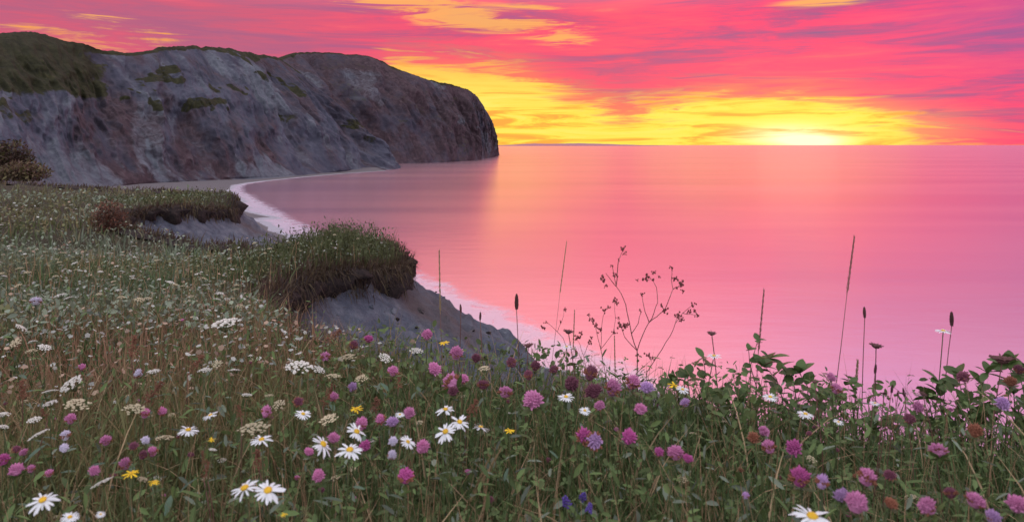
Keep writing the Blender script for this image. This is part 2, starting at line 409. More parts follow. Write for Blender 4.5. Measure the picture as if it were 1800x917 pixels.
def terrain(x, y):
    s = sdf(x, y); x = np.ravel(x); y = np.ravel(y); m = meadow(x, y)
    o = np.maximum(-s, 0)
    rill = (fbm(x * 1.1, y * 1.1, 5, 5, .55) - .5); fine = fbm(x * 5, y * 5, 31, 3) - .5
    big = fbm(x * .22, y * .22, 77, 3) - .5
    z = m - .34 * sstep(o, 0.0, .10) - .82 * np.maximum(o - .08, 0) * (1 + .15 * big) + rill * np.minimum(o * .5, .75) + fine * np.minimum(o * .4, .22) + (fbm(x * 11, y * 11, 39, 2) - .5) * np.minimum(o * .2, .07)
    z = z + big * np.minimum(o * .15, 2.0)
    beach = 1.9 - .13 * (o - 21) + (fbm(x * .3, y * .3, 3, 3) - .5) * .4
    z = np.where(o > 12, np.maximum(z, np.minimum(beach, 2.2)), z)
    return np.maximum(z, -3.0), s
def build_ground():
    ang = np.radians(np.concatenate([np.linspace(-180, -62, 40)[:-1], np.linspace(-62, 62, 560), np.linspace(62, 180, 40)[1:]]))
    rad = np.exp(np.linspace(math.log(.15), math.log(330), 470))
    A, Rr = np.meshgrid(ang, rad, indexing='ij')
    x = (Rr * np.sin(A)).ravel(); y = (Rr * np.cos(A)).ravel()
    z, s = terrain(x, y)
    turf = sstep(s, -.12, .02); sand = sstep(z, 2.4, 1.6) * (s < -5)
    v = np.stack([x, y, z], 1); na, nr = len(ang), len(rad)
    i = np.arange(na - 1)[:, None] * nr + np.arange(nr - 1)[None]
    q = np.stack([i, i + nr, i + nr + 1, i + 1], -1).reshape(-1, 4)
    keep = ~((z[q] < -2.9).all(1)); q = q[keep]
    me = mesh_np('cliff_top_ground', v, q, M['ground'], np.stack([turf, sand, turf * 0], 1))
    o = add('cliff_top_ground', me)
    tag(o, 'sloping cliff-top meadow ground breaking off into grey clay slopes', None, None, 'structure')
build_ground()
def build_turf_edge():
    P = resample(EDGE, .05, cap=.006); P = P[(P[:, 1] > -2) & (P[:, 1] < 75)]
    d = np.gradient(P, axis=0); d /= np.linalg.norm(d, axis=1)[:, None]
    out = np.stack([d[:, 1], -d[:, 0]], 1)                            # towards the sea
    prof = [(-.35, .0), (-.1, .03), (.04, .0), (.10, -.08), (.12, -.2), (.09, -.31), (.02, -.40), (-.12, -.48)]
    u = np.cumsum(np.r_[0, np.linalg.norm(np.diff(P, axis=0), axis=1)])
    sc_ = np.clip(.55 + .05 * P[:, 1], .6, 1.9)
    lowf = .45 + 1.0 * fbm(u * .7, u * 0, 144, 3); sc_ = sc_ * lowf
    V = []
    for k, (a, b) in enumerate(prof):
        nz = (fbm(u * 2.2, np.full(len(u), k * .7), 50, 3) - .5)
        nz2 = (fbm(u * 1.1, np.full(len(u), 3 + k * .35), 91, 3) - .5)
        aa = (a + (nz * .42 if a > -.3 else 0)) * sc_; bb = (b + nz2 * (.48 if k > 3 else .08)) * sc_
        p = P + out * aa[:, None]
        V.append(np.stack([p[:, 0], p[:, 1], meadow(P[:, 0], P[:, 1]) + bb], 1))
    V = np.stack(V, 1); n, k = V.shape[:2]
    i = np.arange(n - 1)[:, None] * k + np.arange(k - 1)[None]
    q = np.stack([i, i + 1, i + k + 1, i + k], -1).reshape(-1, 4)
    o = add('turf_edge', mesh_np('turf_edge', V.reshape(-1, 3), q, M['turf']))
    tag(o, 'dark overhanging turf lip along the top of the clay cliff', None, None, 'structure')
build_turf_edge()

# ---- sea, surf, far coast
def build_sea():
    mb = MB(); L = 90000
    mb.add([(-L, -2000, 0), (L, -2000, 0), (L, L, 0), (-L, L, 0)], [(0, 1, 2, 3)])
    tag(add('sea', mb.mesh('sea', M['water'], False)), 'calm pink sea reflecting the sunset sky', None, None, 'structure')
    S = chaikin(np.array([(47, -20), (25, 24), (5, 62), (-23, 113), (-59, 169), (-97, 245), (-134, 322), (-140, 362), (-131, 425), (-116, 485), (-98, 530)], float), 3)
    d = np.gradient(S, axis=0); d /= np.linalg.norm(d, axis=1)[:, None]; out = np.stack([d[:, 1], -d[:, 0]], 1)
    wd = np.interp(S[:, 1], [-20, 60, 170, 320, 400, 540], [5, 6, 9, 7, 3, 2])
    V = []; Cc = []
    for t in np.linspace(-1.0, 1, 11):
        p = S + out * (t * wd + 3 * (fbm(S[:, 1] * .06, S[:, 0] * .05, 4) - .5))[:, None]
        V.append(np.stack([p[:, 0], p[:, 1], np.full(len(p), .02 + .10 * (1 - abs(t)))], 1)); Cc.append(np.full(len(p), 1 - t * t))
    V = np.stack(V, 1); Cc = np.stack(Cc, 1); n, k = V.shape[:2]
    i = np.arange(n - 1)[:, None] * k + np.arange(k - 1)[None]
    q = np.stack([i, i + 1, i + k + 1, i + k], -1).reshape(-1, 4)
    tag(add('surf', mesh_np('surf', V.reshape(-1, 3), q, M['foam'], np.repeat(Cc.reshape(-1, 1), 3, 1))), 'pale blurred surf along the shore', None, None, 'structure')
    # beach of the cove below the headland
    B = np.stack([np.interp(S[:, 1], [100, 169, 245, 322, 362, 425, 485, 530], [-95, -130, -160, -185, -185, -165, -135, -108]),
                  np.interp(S[:, 1], [100, 169, 245, 322, 362, 425, 485, 530], [100, 165, 230, 330, 385, 450, 510, 545])], 1)
    keep = S[:, 1] > 120; S2, B2 = S[keep], B[keep]; V = []
    for t in np.linspace(-.25, 1, 9):
        p = S2 + (B2 - S2) * t
        V.append(np.stack([p[:, 0], p[:, 1], np.maximum(t, -.3) * 2.2 + (fbm(p[:, 0] * .1, p[:, 1] * .1, 6) - .5) * .5], 1))
    V = np.stack(V, 1); n, k = V.shape[:2]
    i = np.arange(n - 1)[:, None] * k + np.arange(k - 1)[None]
    q = np.stack([i, i + k, i + k + 1, i + 1], -1).reshape(-1, 4)
    cc = np.zeros((n * k, 3)); cc[:, 1] = 1
    tag(add('cove_beach', mesh_np('cove_beach', V.reshape(-1, 3), q, M['ground'], cc)), 'narrow grey beach curving round the cove', None, None, 'structure')
    # far low coast on the horizon
    m, w = mat('far hazy coast'); pos = w.node('ShaderNodeNewGeometry').outputs['Position']
    finish(w, w.mix(w.noise(pos, .002, 3), (.30, .13, .17), (.36, .17, .20)), 1.0)
    xs = np.linspace(-600, 3900, 120); D = 15000
    h = 52 * sstep(xs, -900, 600) * sstep(xs, 3900, 1500) * (.55 + .8 * fbm(xs * .0022, xs * 0, 12, 4))
    V = []
    for k_, (dy, f) in enumerate([(-300, 0), (0, .75), (250, 1.0), (700, .9), (1500, 0)]):
        V.append(np.stack([xs, np.full(len(xs), D + dy), h * f - (1 if f == 0 else 0)], 1))
    V = np.stack(V, 1); n, k = V.shape[:2]
    i = np.arange(n - 1)[:, None] * k + np.arange(k - 1)[None]
    q = np.stack([i, i + k, i + k + 1, i + 1], -1).reshape(-1, 4)
    tag(add('far_coast', mesh_np('far_coast', V.reshape(-1, 3), q, m)), 'low far coast on the horizon left of the sun', None, None, 'structure')
build_sea()

# ---- headlands, lofted between a shoreline and a crest
def pt(px, py, d): return np.array([(px - 900) / F * d, d, CAMZ + (255 - py) / F * d])
def loft(name, rows, nu, nv, amp, gfun, seed, label, pw=1.15, back=140):
    """rows: (base_px, base_depth, base_z, crest_px, crest_py, crest_depth)"""
    base = np.array([[(r[0] - 900) / F * r[1], r[1], r[2]] for r in rows]); crest = np.array([pt(r[3], r[4], r[5]) for r in rows])
    k = np.r_[0, np.cumsum(np.linalg.norm(np.diff(crest, axis=0), axis=1) + .5 * np.linalg.norm(np.diff(base, axis=0), axis=1))]; k /= k[-1]
    u = np.linspace(0, 1, nu)
    def smooth_interp(P):
        # Catmull-Rom style monotone-ish interpolation
        out = np.empty((nu, 3)); tg = np.gradient(P, k, axis=0)
        j = np.clip(np.searchsorted(k, u) - 1, 0, len(k) - 2); h = (k[j + 1] - k[j]); t = (u - k[j]) / h
        for c in range(3):
            p0, p1, m0, m1 = P[j, c], P[j + 1, c], tg[j, c] * h, tg[j + 1, c] * h
            out[:, c] = (2 * t**3 - 3 * t**2 + 1) * p0 + (t**3 - 2 * t**2 + t) * m0 + (-2 * t**3 + 3 * t**2) * p1 + (t**3 - t**2) * m1
        return out
    Bp, Cp = smooth_interp(base), smooth_interp(crest)
    tl = np.linspace(-.04, 1.0, nv); tb = np.linspace(1.0, 2.0, 26)[1:]
    V = []; T = []
    dirn = Cp - Bp; dirn[:, 2] = 0; L = np.linalg.norm(dirn, axis=1)[:, None]; dn = dirn / np.maximum(L, 1)
    ul = u * k.size * 1.0
    arc = np.r_[0, np.cumsum(np.linalg.norm(np.diff(Bp * .5 + Cp * .5, axis=0), axis=1))]
    H = (Cp - Bp)[:, 2]
    for t in tl:
        p = Bp + (Cp - Bp) * t
        tt = max(t, 0)
        p[:, 2] = Bp[:, 2] + H * tt ** pw + (t * 30 if t < 0 else 0)
        env = math.sin(math.pi * min(1, tt)) ** .6 if tt > 0 else 0
        # gullies and ribs that run down the slope, wandering a little
        wnd = arc + 22 * (fbm(arc * .01, np.full(nu, t * 2.0), seed + 3, 3) - .5)
        rib = (1 - np.abs(2 * fbm(wnd * .022, np.full(nu, t * .9), seed, 3) - 1)) - .6
        rib2 = (1 - np.abs(2 * fbm(wnd * .075, np.full(nu, t * 2.2), seed + 9, 4, .6) - 1)) - .6
        lum = fbm(arc * .035, np.full(nu, t * 4.5), seed + 40, 4, .6) - .5
        rib3 = fbm(wnd * .2, np.full(nu, t * 11), seed + 60, 4, .62) - .5
        dsp = env * amp * (3.6 * rib + 1.5 * rib2 + 1.5 * lum + .5 * rib3) * np.minimum(1, H / 60)
        p = p - dn * dsp[:, None]; p[:, 2] += env * amp * .35 * lum * np.minimum(1, H / 60)
        if t > .9: p[:, 2] += (t - .9) * 10 * ((fbm(arc * .09, arc * 0, seed + 5, 3) - .5) * 2.2 + (fbm(arc * .17, arc * .05, seed + 6, 5, .6) - .4) * 2.4)
        V.append(p); T.append(np.full(nu, t))
    lastz = V[-1][:, 2]
    for t in tb:
        q = Cp + dn * ((t - 1) * back)
        q[:, 2] = lastz + (fbm(arc * .02, np.full(nu, t * 3), seed + 7, 3) - .5) * 8 * (t - 1) - 34 * (t - 1) ** 1.5
        V.append(q); T.append(np.full(nu, t))
    V = np.stack(V, 1); T = np.stack(T, 1); n, kk = V.shape[:2]
    U = np.repeat(u[:, None], kk, 1)
    col = gfun(U, T, V)
    i = np.arange(n - 1)[:, None] * kk + np.arange(kk - 1)[None]
    q = np.stack([i, i + kk, i + kk + 1, i + 1], -1).reshape(-1, 4)[:, ::-1]
    o = add(name, mesh_np(name, V.reshape(-1, 3), q, M['cliff'], col.reshape(-1, 3)))
    tag(o, label, None, None, 'structure'); return o
def pxpy(V): return 900 + F * V[..., 0] / V[..., 1], 255 - F * (V[..., 2] - CAMZ) / V[..., 1]
def g_near(U, T, V):
    sl = U * 1.0 + .018 * np.sin(T * 7) + .02 * (fbm(U * 14, T * 5, 19, 3) - .5)
    g = sstep(T, .93, 1.01) + .9 * sstep(T + .12 * (fbm(U * 20, T * 3, 5, 3) - .5), .52, .68) * sstep(U + .08 * (fbm(T * 6, U * 9, 6, 3) - .5), .43, .33)
    g = g + .62 * sstep(fbm(sl * 34, T * 9, 9, 4), .56, .68) * sstep(T, .05, .6)
    r = .55 * fbm(sl * 12, T * 2.0, 61, 3) + .55 * fbm(sl * 48, T * 5, 62, 4) + .30 * sstep(np.abs(U - .40), .16, .05) * sstep(T, .75, .4)
    p = .75 * sstep(fbm(sl * 22, T * 2.4, 88, 4), .48, .68) + .45 * sstep(fbm(sl * 80, T * 7, 87, 4), .5, .7)
    p = p + .35 * sstep(T, .45, .05)
    p = np.maximum(p * .8, .95 * sstep(np.abs(U - .665 + .03 * (T - .5)) + .06 * (fbm(sl * 40, T * 8, 2, 3) - .5), .055, .02) * sstep(T, .97, .85) * sstep(T, .35, .6))
    return np.stack([np.clip(g, 0, 1), np.clip(r * 1.15 - .26, 0, 1), np.clip(p * .85, 0, 1)], -1)
def g_far(U, T, V):
    g = sstep(T, .95, 1.01) + .55 * sstep(fbm(U * 26, T * 9, 9, 4), .55, .68)
    r = .12 + .5 * fbm(U * 9, T * 2, 41, 3) + .42 * fbm(U * 40, T * 6, 42, 4)
    p = sstep(fbm(U * 16 + 3, T * 4, 28, 4), .52, .70) + .3 * sstep(fbm(U * 60 + 3, T * 9, 29, 3), .5, .7)
    return np.stack([np.clip(g, 0, 1) * .8, np.clip(r + .10, 0, 1), np.clip(p * .55, 0, 1)], -1)
loft('far_headland', [(590, 640, 0, 420, 150, 700), (620, 650, 0, 470, 118, 730), (650, 670, 0, 500, 101, 760), (690, 720, 0, 545, 92, 810), (720, 750, 0, 600, 95, 830), (752, 765, 0, 655, 101, 845), (775, 785, 0, 684, 115, 860),
     (802, 830, 0, 742, 137, 900), (836, 905, 0, 800, 151, 960), (856, 1040, 0, 836, 168, 1090), (866, 1160, 0, 851, 191, 1190), (872, 1250, 0, 863, 218, 1275), (876, 1330, -.5, 871, 250, 1345), (879, 1380, -2, 877, 274, 1390)],
     520, 150, 12.0, g_far, 210, 'far purple headland ending in a steep sea cliff', pw=.95, back=160)
loft('near_headland', [(-330, 150, 8, -620, 90, 220), (-130, 180, 5, -330, 75, 270), (20, 215, 3, -140, 66, 310), (110, 250, 2, -30, 58, 345), (180, 285, 1.8, 60, 56, 375), (235, 315, 1.6, 130, 74, 395), (305, 342, 1.5, 215, 92, 425),
     (390, 374, 1.6, 290, 84, 460), (466, 402, 1.2, 345, 82, 500), (536, 446, 1, 400, 86, 530), (600, 494, .6, 450, 96, 565), (645, 535, .2, 498, 108, 600), (690, 560, -.3, 560, 160, 610), (702, 585, -.8, 610, 215, 625), (704, 615, -2, 640, 262, 640)],
     950, 230, 11.0, g_near, 100, 'near headland of slumped grey and maroon clay under green turf')

# ================================================================ meadow vegetation
def at(px, py, h, dmax=60):
    """point on the sight line through a photo pixel that stands h above the turf, kept on the turf side of the edge"""
    sx, sz = (px - 900) / F, (255 - py) / F
    d = np.exp(np.linspace(math.log(.5), math.log(dmax), 900))
    g = meadow(sx * d, d); s = sdf(sx * d, d)
    ok = (CAMZ + sz * d > g + h)
    i = int(np.argmin(ok)) if not ok.all() else len(d) - 1
    off = np.where(s[:i + 1] < .05)[0]
    if len(off): i = max(0, off[0] - 1)
    return np.array([sx * d[i], d[i], CAMZ + sz * d[i]]), float(g[i])
def scatter(n, d0, d1, az=50, smin=.0, pw=1.0):
    t = rng.random(n); d = np.exp(math.log(d0) + t ** pw * math.log(d1 / d0)); a = np.radians(rng.uniform(-az, az, n))
    x, y = d * np.sin(a), d * np.cos(a); s = sdf(x, y); k = s > smin
    return x[k], y[k], d[k], s[k]
GREEN = np.array((.092, .138, .048)); DEEP = np.array((.052, .092, .032)); OLIVE = np.array((.17, .15, .062)); GREY = np.array((.19, .235, .175))
TAN = np.array((.30, .215, .125)); RUST = np.array((.24, .11, .075)); BROWN = np.array((.085, .052, .040))
def palette(x, y, d, n, s=None):
    """patchy natural colouring of the sward"""
    p1 = fbm(x * .55, y * .55, 301, 3); p2 = fbm(x * .9 + 7, y * .9, 302, 3); p3 = fbm(x * .35, y * .35 + 3, 303, 3)
    c = GREEN[None] + (DEEP - GREEN)[None] * rng.random(n)[:, None]
    w = sstep(p1, .42, .62)[:, None] * rng.random(n)[:, None]; c = c * (1 - w) + OLIVE * w
    far = sstep(d, 4.5, 9.0) * sstep(x / y, -.22, -.42)
    w = (far * sstep(p3, .30, .55) * rng.random(n) ** .6)[:, None]; c = c * (1 - w) + GREY * w
    mid = np.exp(-((d - 4.6) / 1.7) ** 2) * sstep(x / y, -.12, -.30)
    w = (np.clip(mid * .9 + sstep(p2, .60, .74) * .55, 0, 1) * (rng.random(n) < .55))[:, None]; c = c * (1 - w) + (RUST * .65 + TAN * .35) * w
    w = ((rng.random(n) < .14) * rng.random(n))[:, None]; c = c * (1 - w) + TAN * w
    far2 = sstep(d, 14, 26)[:, None] * .55; c = c * (1 - far2) + (OLIVE * .6 + BROWN * .5) * far2
    if s is not None:
        w = (sstep(s, .9, .15) * sstep(d, 5.5, 8) * (rng.random(n) < .75))[:, None]; c = c * (1 - w) + BROWN * .9 * w
    return c * (.7 + .6 * rng.random(n)[:, None])
def ribbons(base, az, lean, h, w, col, nseg=3, curl=1.0):
    """grass blades as tapered bent strips"""
    n = len(h); V = np.empty((n, 2 * nseg + 1, 3)); dx, dy = np.cos(az), np.sin(az)
    face = az + np.pi / 2 + rng.normal(0, .5, n); wx, wy = np.cos(face), np.sin(face)
    for k in range(nseg + 1):
        t = k / nseg; off = lean * h * (t ** (1 + curl)); z = h * t * np.sqrt(np.maximum(1 - (lean * t * .75) ** 2, .2))
        cx = base[:, 0] + dx * off; cy = base[:, 1] + dy * off; cz = base[:, 2] + z
        if k < nseg:
            ww = w * (1 - .75 * t ** 1.6) * .5
            V[:, 2 * k] = np.stack([cx - wx * ww, cy - wy * ww, cz], 1); V[:, 2 * k + 1] = np.stack([cx + wx * ww, cy + wy * ww, cz], 1)
        else: V[:, 2 * k] = np.stack([cx, cy, cz], 1)
    T = []
    for k in range(nseg - 1): T += [(2 * k, 2 * k + 1, 2 * k + 3), (2 * k, 2 * k + 3, 2 * k + 2)]
    T.append((2 * nseg - 2, 2 * nseg - 1, 2 * nseg)); T = np.array(T)
    f = (np.arange(n)[:, None, None] * (2 * nseg + 1) + T[None]).reshape(-1, 3)
    return V.reshape(-1, 3), f, np.repeat(col, 2 * nseg + 1, 0)
def stamp(tv, tf, pos, yaw, pitch, roll, sc_, col):
    """many copies of a small template merged into one mesh"""
    n = len(pos); cy, sy = np.cos(yaw), np.sin(yaw); cp, sp = np.cos(pitch), np.sin(pitch); cr, sr = np.cos(roll), np.sin(roll)
    m = np.empty((n, 3, 3))
    m[:, 0, 0] = cy * cp; m[:, 0, 1] = cy * sp * sr - sy * cr; m[:, 0, 2] = cy * sp * cr + sy * sr
    m[:, 1, 0] = sy * cp; m[:, 1, 1] = sy * sp * sr + cy * cr; m[:, 1, 2] = sy * sp * cr - cy * sr
    m[:, 2, 0] = -sp; m[:, 2, 1] = cp * sr; m[:, 2, 2] = cp * cr
    V = np.einsum('nij,kj->nki', m, tv) * np.asarray(sc_).reshape(n, 1, 1) + pos[:, None]
    f = (np.arange(n)[:, None, None] * len(tv) + tf[None]).reshape(-1, 3)
    return V.reshape(-1, 3), f, np.repeat(col, len(tv), 0)
def stuff(name, chunks, label):
    off = 0; V = []; Fc = []; Cl = []
    for v, f, c in chunks: V.append(v); Fc.append(f + off); Cl.append(c); off += len(v)
    o = add(name, mesh_np(name, np.concatenate(V), np.concatenate(Fc), M['foliage'], np.concatenate(Cl)))
    tag(o, label, 'grass' if 'grass' in name else 'plants', None, 'stuff'); return o
def build_sward():
    ch = []
    for (n, d0, d1, hm, hs, wm, ns) in [(44000, .72, 2.6, .20, .075, .0040, 4), (42000, 2.2, 6.5, .20, .07, .0068, 3), (46000, 5.5, 17, .19, .07, .014, 3), (34000, 15, 70, .22, .09, .036, 2)]:
        x, y, d, s = scatter(n, d0, d1); k = len(x)
        h = np.clip(rng.normal(hm, hs, k), .05, .5) * (.75 + .6 * fbm(x * .8, y * .8, 71, 2))
        c = palette(x, y, d, k, s); w = wm * rng.uniform(.6, 1.5, k) * np.maximum(1, d / (d0 * 2)) ** .5
        ch.append(ribbons(np.stack([x, y, meadow(x, y) - .02], 1), rng.uniform(0, 6.283, k), rng.uniform(.1, .85, k), h, w, c, ns))
    # tall dry bents, thin
    x, y, d, s = scatter(5200, 1.0, 12); k = len(x)
    c = (TAN * .8 + RUST * .35)[None] * rng.uniform(.6, 1.35, k)[:, None]
    ch.append(ribbons(np.stack([x, y, meadow(x, y)], 1), rng.uniform(0, 6.283, k), rng.uniform(.05, .35, k), rng.uniform(.24, .42, k), .0022 * np.maximum(1, d / 2), c, 4))
    x, y, d, s = scatter(620, .85, 3.6); k = len(x)
    c = TAN[None] * rng.uniform(.7, 1.5, k)[:, None]
    ch.append(ribbons(np.stack([x, y, meadow(x, y)], 1), rng.uniform(0, 6.283, k), rng.uniform(.4, 1.0, k), rng.uniform(.20, .40, k), rng.uniform(.004, .008, k), c, 5))
    stuff('meadow_grass', ch, 'mixed green and tan grass covering the cliff-top meadow')
    # ---- the fringe that hangs over the broken turf edge
    P = resample(EDGE, .03, cap=.0025); P = P[(P[:, 1] > .5) & (P[:, 1] < 72)]
    d = np.hypot(P[:, 0], P[:, 1]); P = np.repeat(P, 18, 0); k = len(P); d = np.hypot(P[:, 0], P[:, 1])
    s0 = sdf(P[:, 0] + .05, P[:, 1]) - sdf(P[:, 0] - .05, P[:, 1]); s1 = sdf(P[:, 0], P[:, 1] + .05) - sdf(P[:, 0], P[:, 1] - .05)
    L = np.hypot(s0, s1) + 1e-6; ox, oy = -s0 / L, -s1 / L
    inn = rng.uniform(-.14, .16, k) * np.clip(.55 + .05 * d, .6, 1.5)
    b = np.stack([P[:, 0] - ox * inn, P[:, 1] - oy * inn, meadow(P[:, 0], P[:, 1]) + np.where(rng.random(k) < .35, rng.uniform(-.42, -.1, k), rng.uniform(-.10, .03, k)) * np.clip(.55 + .05 * d, .6, 1.5)], 1)
    azz = np.arctan2(oy, ox) + rng.normal(0, .6, k)
    hang = rng.random(k) < .6
    v, f, c = ribbons(b, azz, np.where(hang, rng.uniform(.7, 1.2, k), rng.uniform(.1, .7, k)), rng.uniform(.08, .26, k), .0035 * np.maximum(1, d * .42), (BROWN[None] * .55 + OLIVE[None] * rng.random(k)[:, None] ** 2 * .45) * rng.uniform(.5, 1.3, k)[:, None], 3)
    v = v.reshape(k, 7, 3); drop = np.array([0, 0, .1, .1, .45, .45, 1.0])
    v[:, :, 2] -= (hang * rng.uniform(.02, .62, k) ** 1.3 * (.3 + 1.4 * fbm(P[:, 0] * 3, P[:, 1] * 3, 15, 2)) * np.clip(.55 + .05 * d, .6, 1.5))[:, None] * drop[None]
    stuff('turf_fringe_grass', [(v.reshape(-1, 3), f, c)], 'dark brown grass drooping over the broken turf edge')
    # ---- clover and herb leaves
    def leaflet(L, W): return np.array([(0, 0, 0), (.35 * L, -W * .5, .06 * L), (.75 * L, -W * .45, .05 * L), (L, 0, -.02 * L), (.75 * L, W * .45, .05 * L), (.35 * L, W * .5, .06 * L), (.5 * L, 0, -.03 * L)])
    lf = np.array([(0, 1, 6), (1, 2, 6), (2, 3, 6), (3, 4, 6), (4, 5, 6), (5, 0, 6)])
    tv, tf = [], []
    for q in range(3):
        l = leaflet(1, .62); an = q * 2.094; ro = np.array([[math.cos(an), -math.sin(an), 0], [math.sin(an), math.cos(an), 0], [0, 0, 1]])
        tf.append(lf + 7 * q); tv.append(l @ ro.T)
    tri_v, tri_f = np.concatenate(tv), np.concatenate(tf)
    ch = []
    x, y, d, s = scatter(9000, .8, 4.2, smin=-.02); k = len(x); keep = fbm(x * 1.4, y * 1.4, 501, 3) > np.where(s < .7, .30, .46); x, y, d, s = x[keep], y[keep], d[keep], s[keep]; k = len(x)
    z = meadow(x, y) + rng.uniform(.04, .30, k) * np.where(s < .5, 1.1, .85)
    c = (GREEN * 1.0)[None] * rng.uniform(.6, 1.5, k)[:, None] + rng.random(k)[:, None] * np.array((.015, .02, .012))
    ch.append(stamp(tri_v, tri_f, np.stack([x, y, z], 1), rng.uniform(0, 6.28, k), rng.normal(0, .5, k), rng.normal(0, .5, k), rng.uniform(.010, .020, k), c))
    # single lance leaves up the herb stems
    ll = leaflet(1, .30)
    x, y, d, s = scatter(16000, .75, 7, smin=-.02); k = len(x)
    z = meadow(x, y) + rng.uniform(.03, .32, k)
    c = np.where(rng.random(k)[:, None] < .25, GREY[None] * .8, GREEN[None] * 1.1) * rng.uniform(.55, 1.5, k)[:, None]
    ch.append(stamp(ll, lf, np.stack([x, y, z], 1), rng.uniform(0, 6.28, k), rng.normal(-.5, .5, k), rng.normal(0, .5, k), rng.uniform(.018, .045, k) * np.maximum(1, d / 4), c))
    # broad grey green leaves further out on the left
    x, y, d, s = scatter(34000, 4.5, 34, smin=.1); k = len(x); keep = (x / y < -.18); x, y, d, s = x[keep], y[keep], d[keep], s[keep]; k = len(x)
    z = meadow(x, y) + rng.uniform(.05, .28, k); c = (GREY * 1.0)[None] * rng.uniform(.35, 1.5, k)[:, None] + rng.random(k)[:, None] * np.array((.03, .02, .0)); q_ = fbm(x * .5, y * .5, 77, 3)[:, None]; c = np.where(q_ > .56, c * np.array((.75, .62, .42)), c)
    ch.append(stamp(leaflet(1, .5), lf, np.stack([x, y, z], 1), rng.uniform(0, 6.28, k), rng.normal(-.4, .5, k), rng.normal(0, .5, k), rng.uniform(.03, .06, k) * np.maximum(1, d / 10), c))
    x, y, d, s = scatter(30000, 1.3, 4.6, smin=-.03); q = (s < .75) & (x > -.9) & (fbm(x * 2.2, y * 2.2, 907, 2) > .36); x, y = x[q], y[q]; k = len(x)
    c = (GREEN * .95)[None] * rng.uniform(.45, 1.5, k)[:, None] + rng.random(k)[:, None] * np.array((.02, .015, .01))
    ch.append(stamp(leaflet(1, .58), lf, np.stack([x, y, meadow(x, y) + rng.uniform(.04, .33, k)], 1), rng.uniform(0, 6.28, k), rng.normal(-.3, .6, k), rng.normal(0, .6, k), rng.uniform(.016, .040, k), c))
    fl = np.array([(0, 0, .15), (1, 0, 0), (.31, .95, .05), (-.81, .59, 0), (-.81, -.59, .05), (.31, -.95, 0)]); ff = np.array([(0, 1, 2), (0, 2, 3), (0, 3, 4), (0, 4, 5), (0, 5, 1)])
    x, y, d, s = scatter(9000, 3.0, 26, smin=.15); q = (x / y < -.1) & (fbm(x * .6, y * .6, 611, 3) > .42); x, y, d = x[q], y[q], d[q]; k = len(x)
    base = np.where(rng.random(k)[:, None] < .55, np.array((.50, .52, .48)), np.array((.42, .30, .22))) * rng.uniform(.45, 1.25, k)[:, None]
    ch.append(stamp(fl, ff, np.stack([x, y, meadow(x, y) + rng.uniform(.16, .33, k)], 1), rng.uniform(0, 6.28, k), rng.normal(0, .4, k), rng.normal(.2, .4, k), rng.uniform(.006, .015, k) * np.maximum(1, d / 6) ** .8, base))
    # tall herbs crowding the rounded turf knoll
    def knoll(n, cx, cy, rx, ry, h0, h1, sz):
        x = rng.normal(cx, rx, n); y = rng.normal(cy, ry, n); s = sdf(x, y); q = s > .02; x, y = x[q], y[q]; n = len(x)
        hh = rng.uniform(h0, h1, n) * (.6 + .8 * fbm(x * 2.2, y * 2.2, 45, 3))
        c = (DEEP * .55 + OLIVE * .14 + BROWN * .2)[None] * rng.uniform(.5, 1.7, n)[:, None]
        ch.append(stamp(leaflet(1, .36), lf, np.stack([x, y, meadow(x, y) + hh * rng.random(n) ** .5], 1), rng.uniform(0, 6.28, n), rng.normal(-.7, .5, n), rng.normal(0, .5, n), rng.uniform(.5, 1.3, n) * sz, c))
        b = np.stack([x, y, meadow(x, y)], 1)[::5]; m_ = len(b)
        ch.append(ribbons(b, rng.uniform(0, 6.28, m_), rng.uniform(.05, .4, m_), hh[::5] * 1.15, np.full(m_, .012), c[::5], 3))
    knoll(6500, -3.0, 11.4, .55, 1.2, .12, .46, .052); knoll(2500, -2.5, 11.0, .4, .9, .1, .34, .045); knoll(2600, -4.0, 11.2, .6, 1.1, .08, .24, .05)
    knoll(1500, -5.2, 12.3, 1.0, 1.0, .08, .20, .05); knoll(2500, -12.6, 25.5, 1.6, 2.2, .1, .35, .10)
    stuff('herb_leaves', ch, 'small clover and herb leaves filling the sward between the stems')
build_sward()

# ---------------------------------------------------------------- flower heads (shared meshes)
def clover_mesh(key, v):
    mb = MB(); n = 62; rx = R.uniform(.92, 1.05)
    for i in range(n):
        zz = 1 - 1.55 * (i + .5) / n; ph = i * 2.39996 + R.uniform(-.2, .2); rr = math.sqrt(max(0, 1 - zz * zz))
        dirv = Vector((rr * math.cos(ph) * rx, rr * math.sin(ph) * rx, zz * .92)).normalized()
        up = (dirv + Vector((0, 0, .35))).normalized(); L = R.uniform(.78, 1.06); side = up.cross(Vector((.3, .2, 1))).normalized() * .13; side2 = up.cross(side)
        b = dirv * .30; m_ = up * L * .62 + dirv * .12; tp = up * L
        vs = [b, m_ + side, m_ + side2 * 1.0, m_ - side, m_ - side2 * 1.0, tp + side * .35, tp - side * .35]
        mb.add([tuple(q * .5) for q in vs], [(0, 1, 2), (0, 2, 3), (0, 3, 4), (0, 4, 1), (1, 5, 2), (2, 5, 6), (2, 6, 3), (3, 6, 4), (4, 6, 5), (4, 5, 1)], 1 if (v == 2 and i > 36) or (v == 1 and i > 52) else 0)
    mb.blob((0, 0, -.02), .32, 7, 5)
    return mb.mesh('flower_head', [M[key], M['clover_rust']], False)
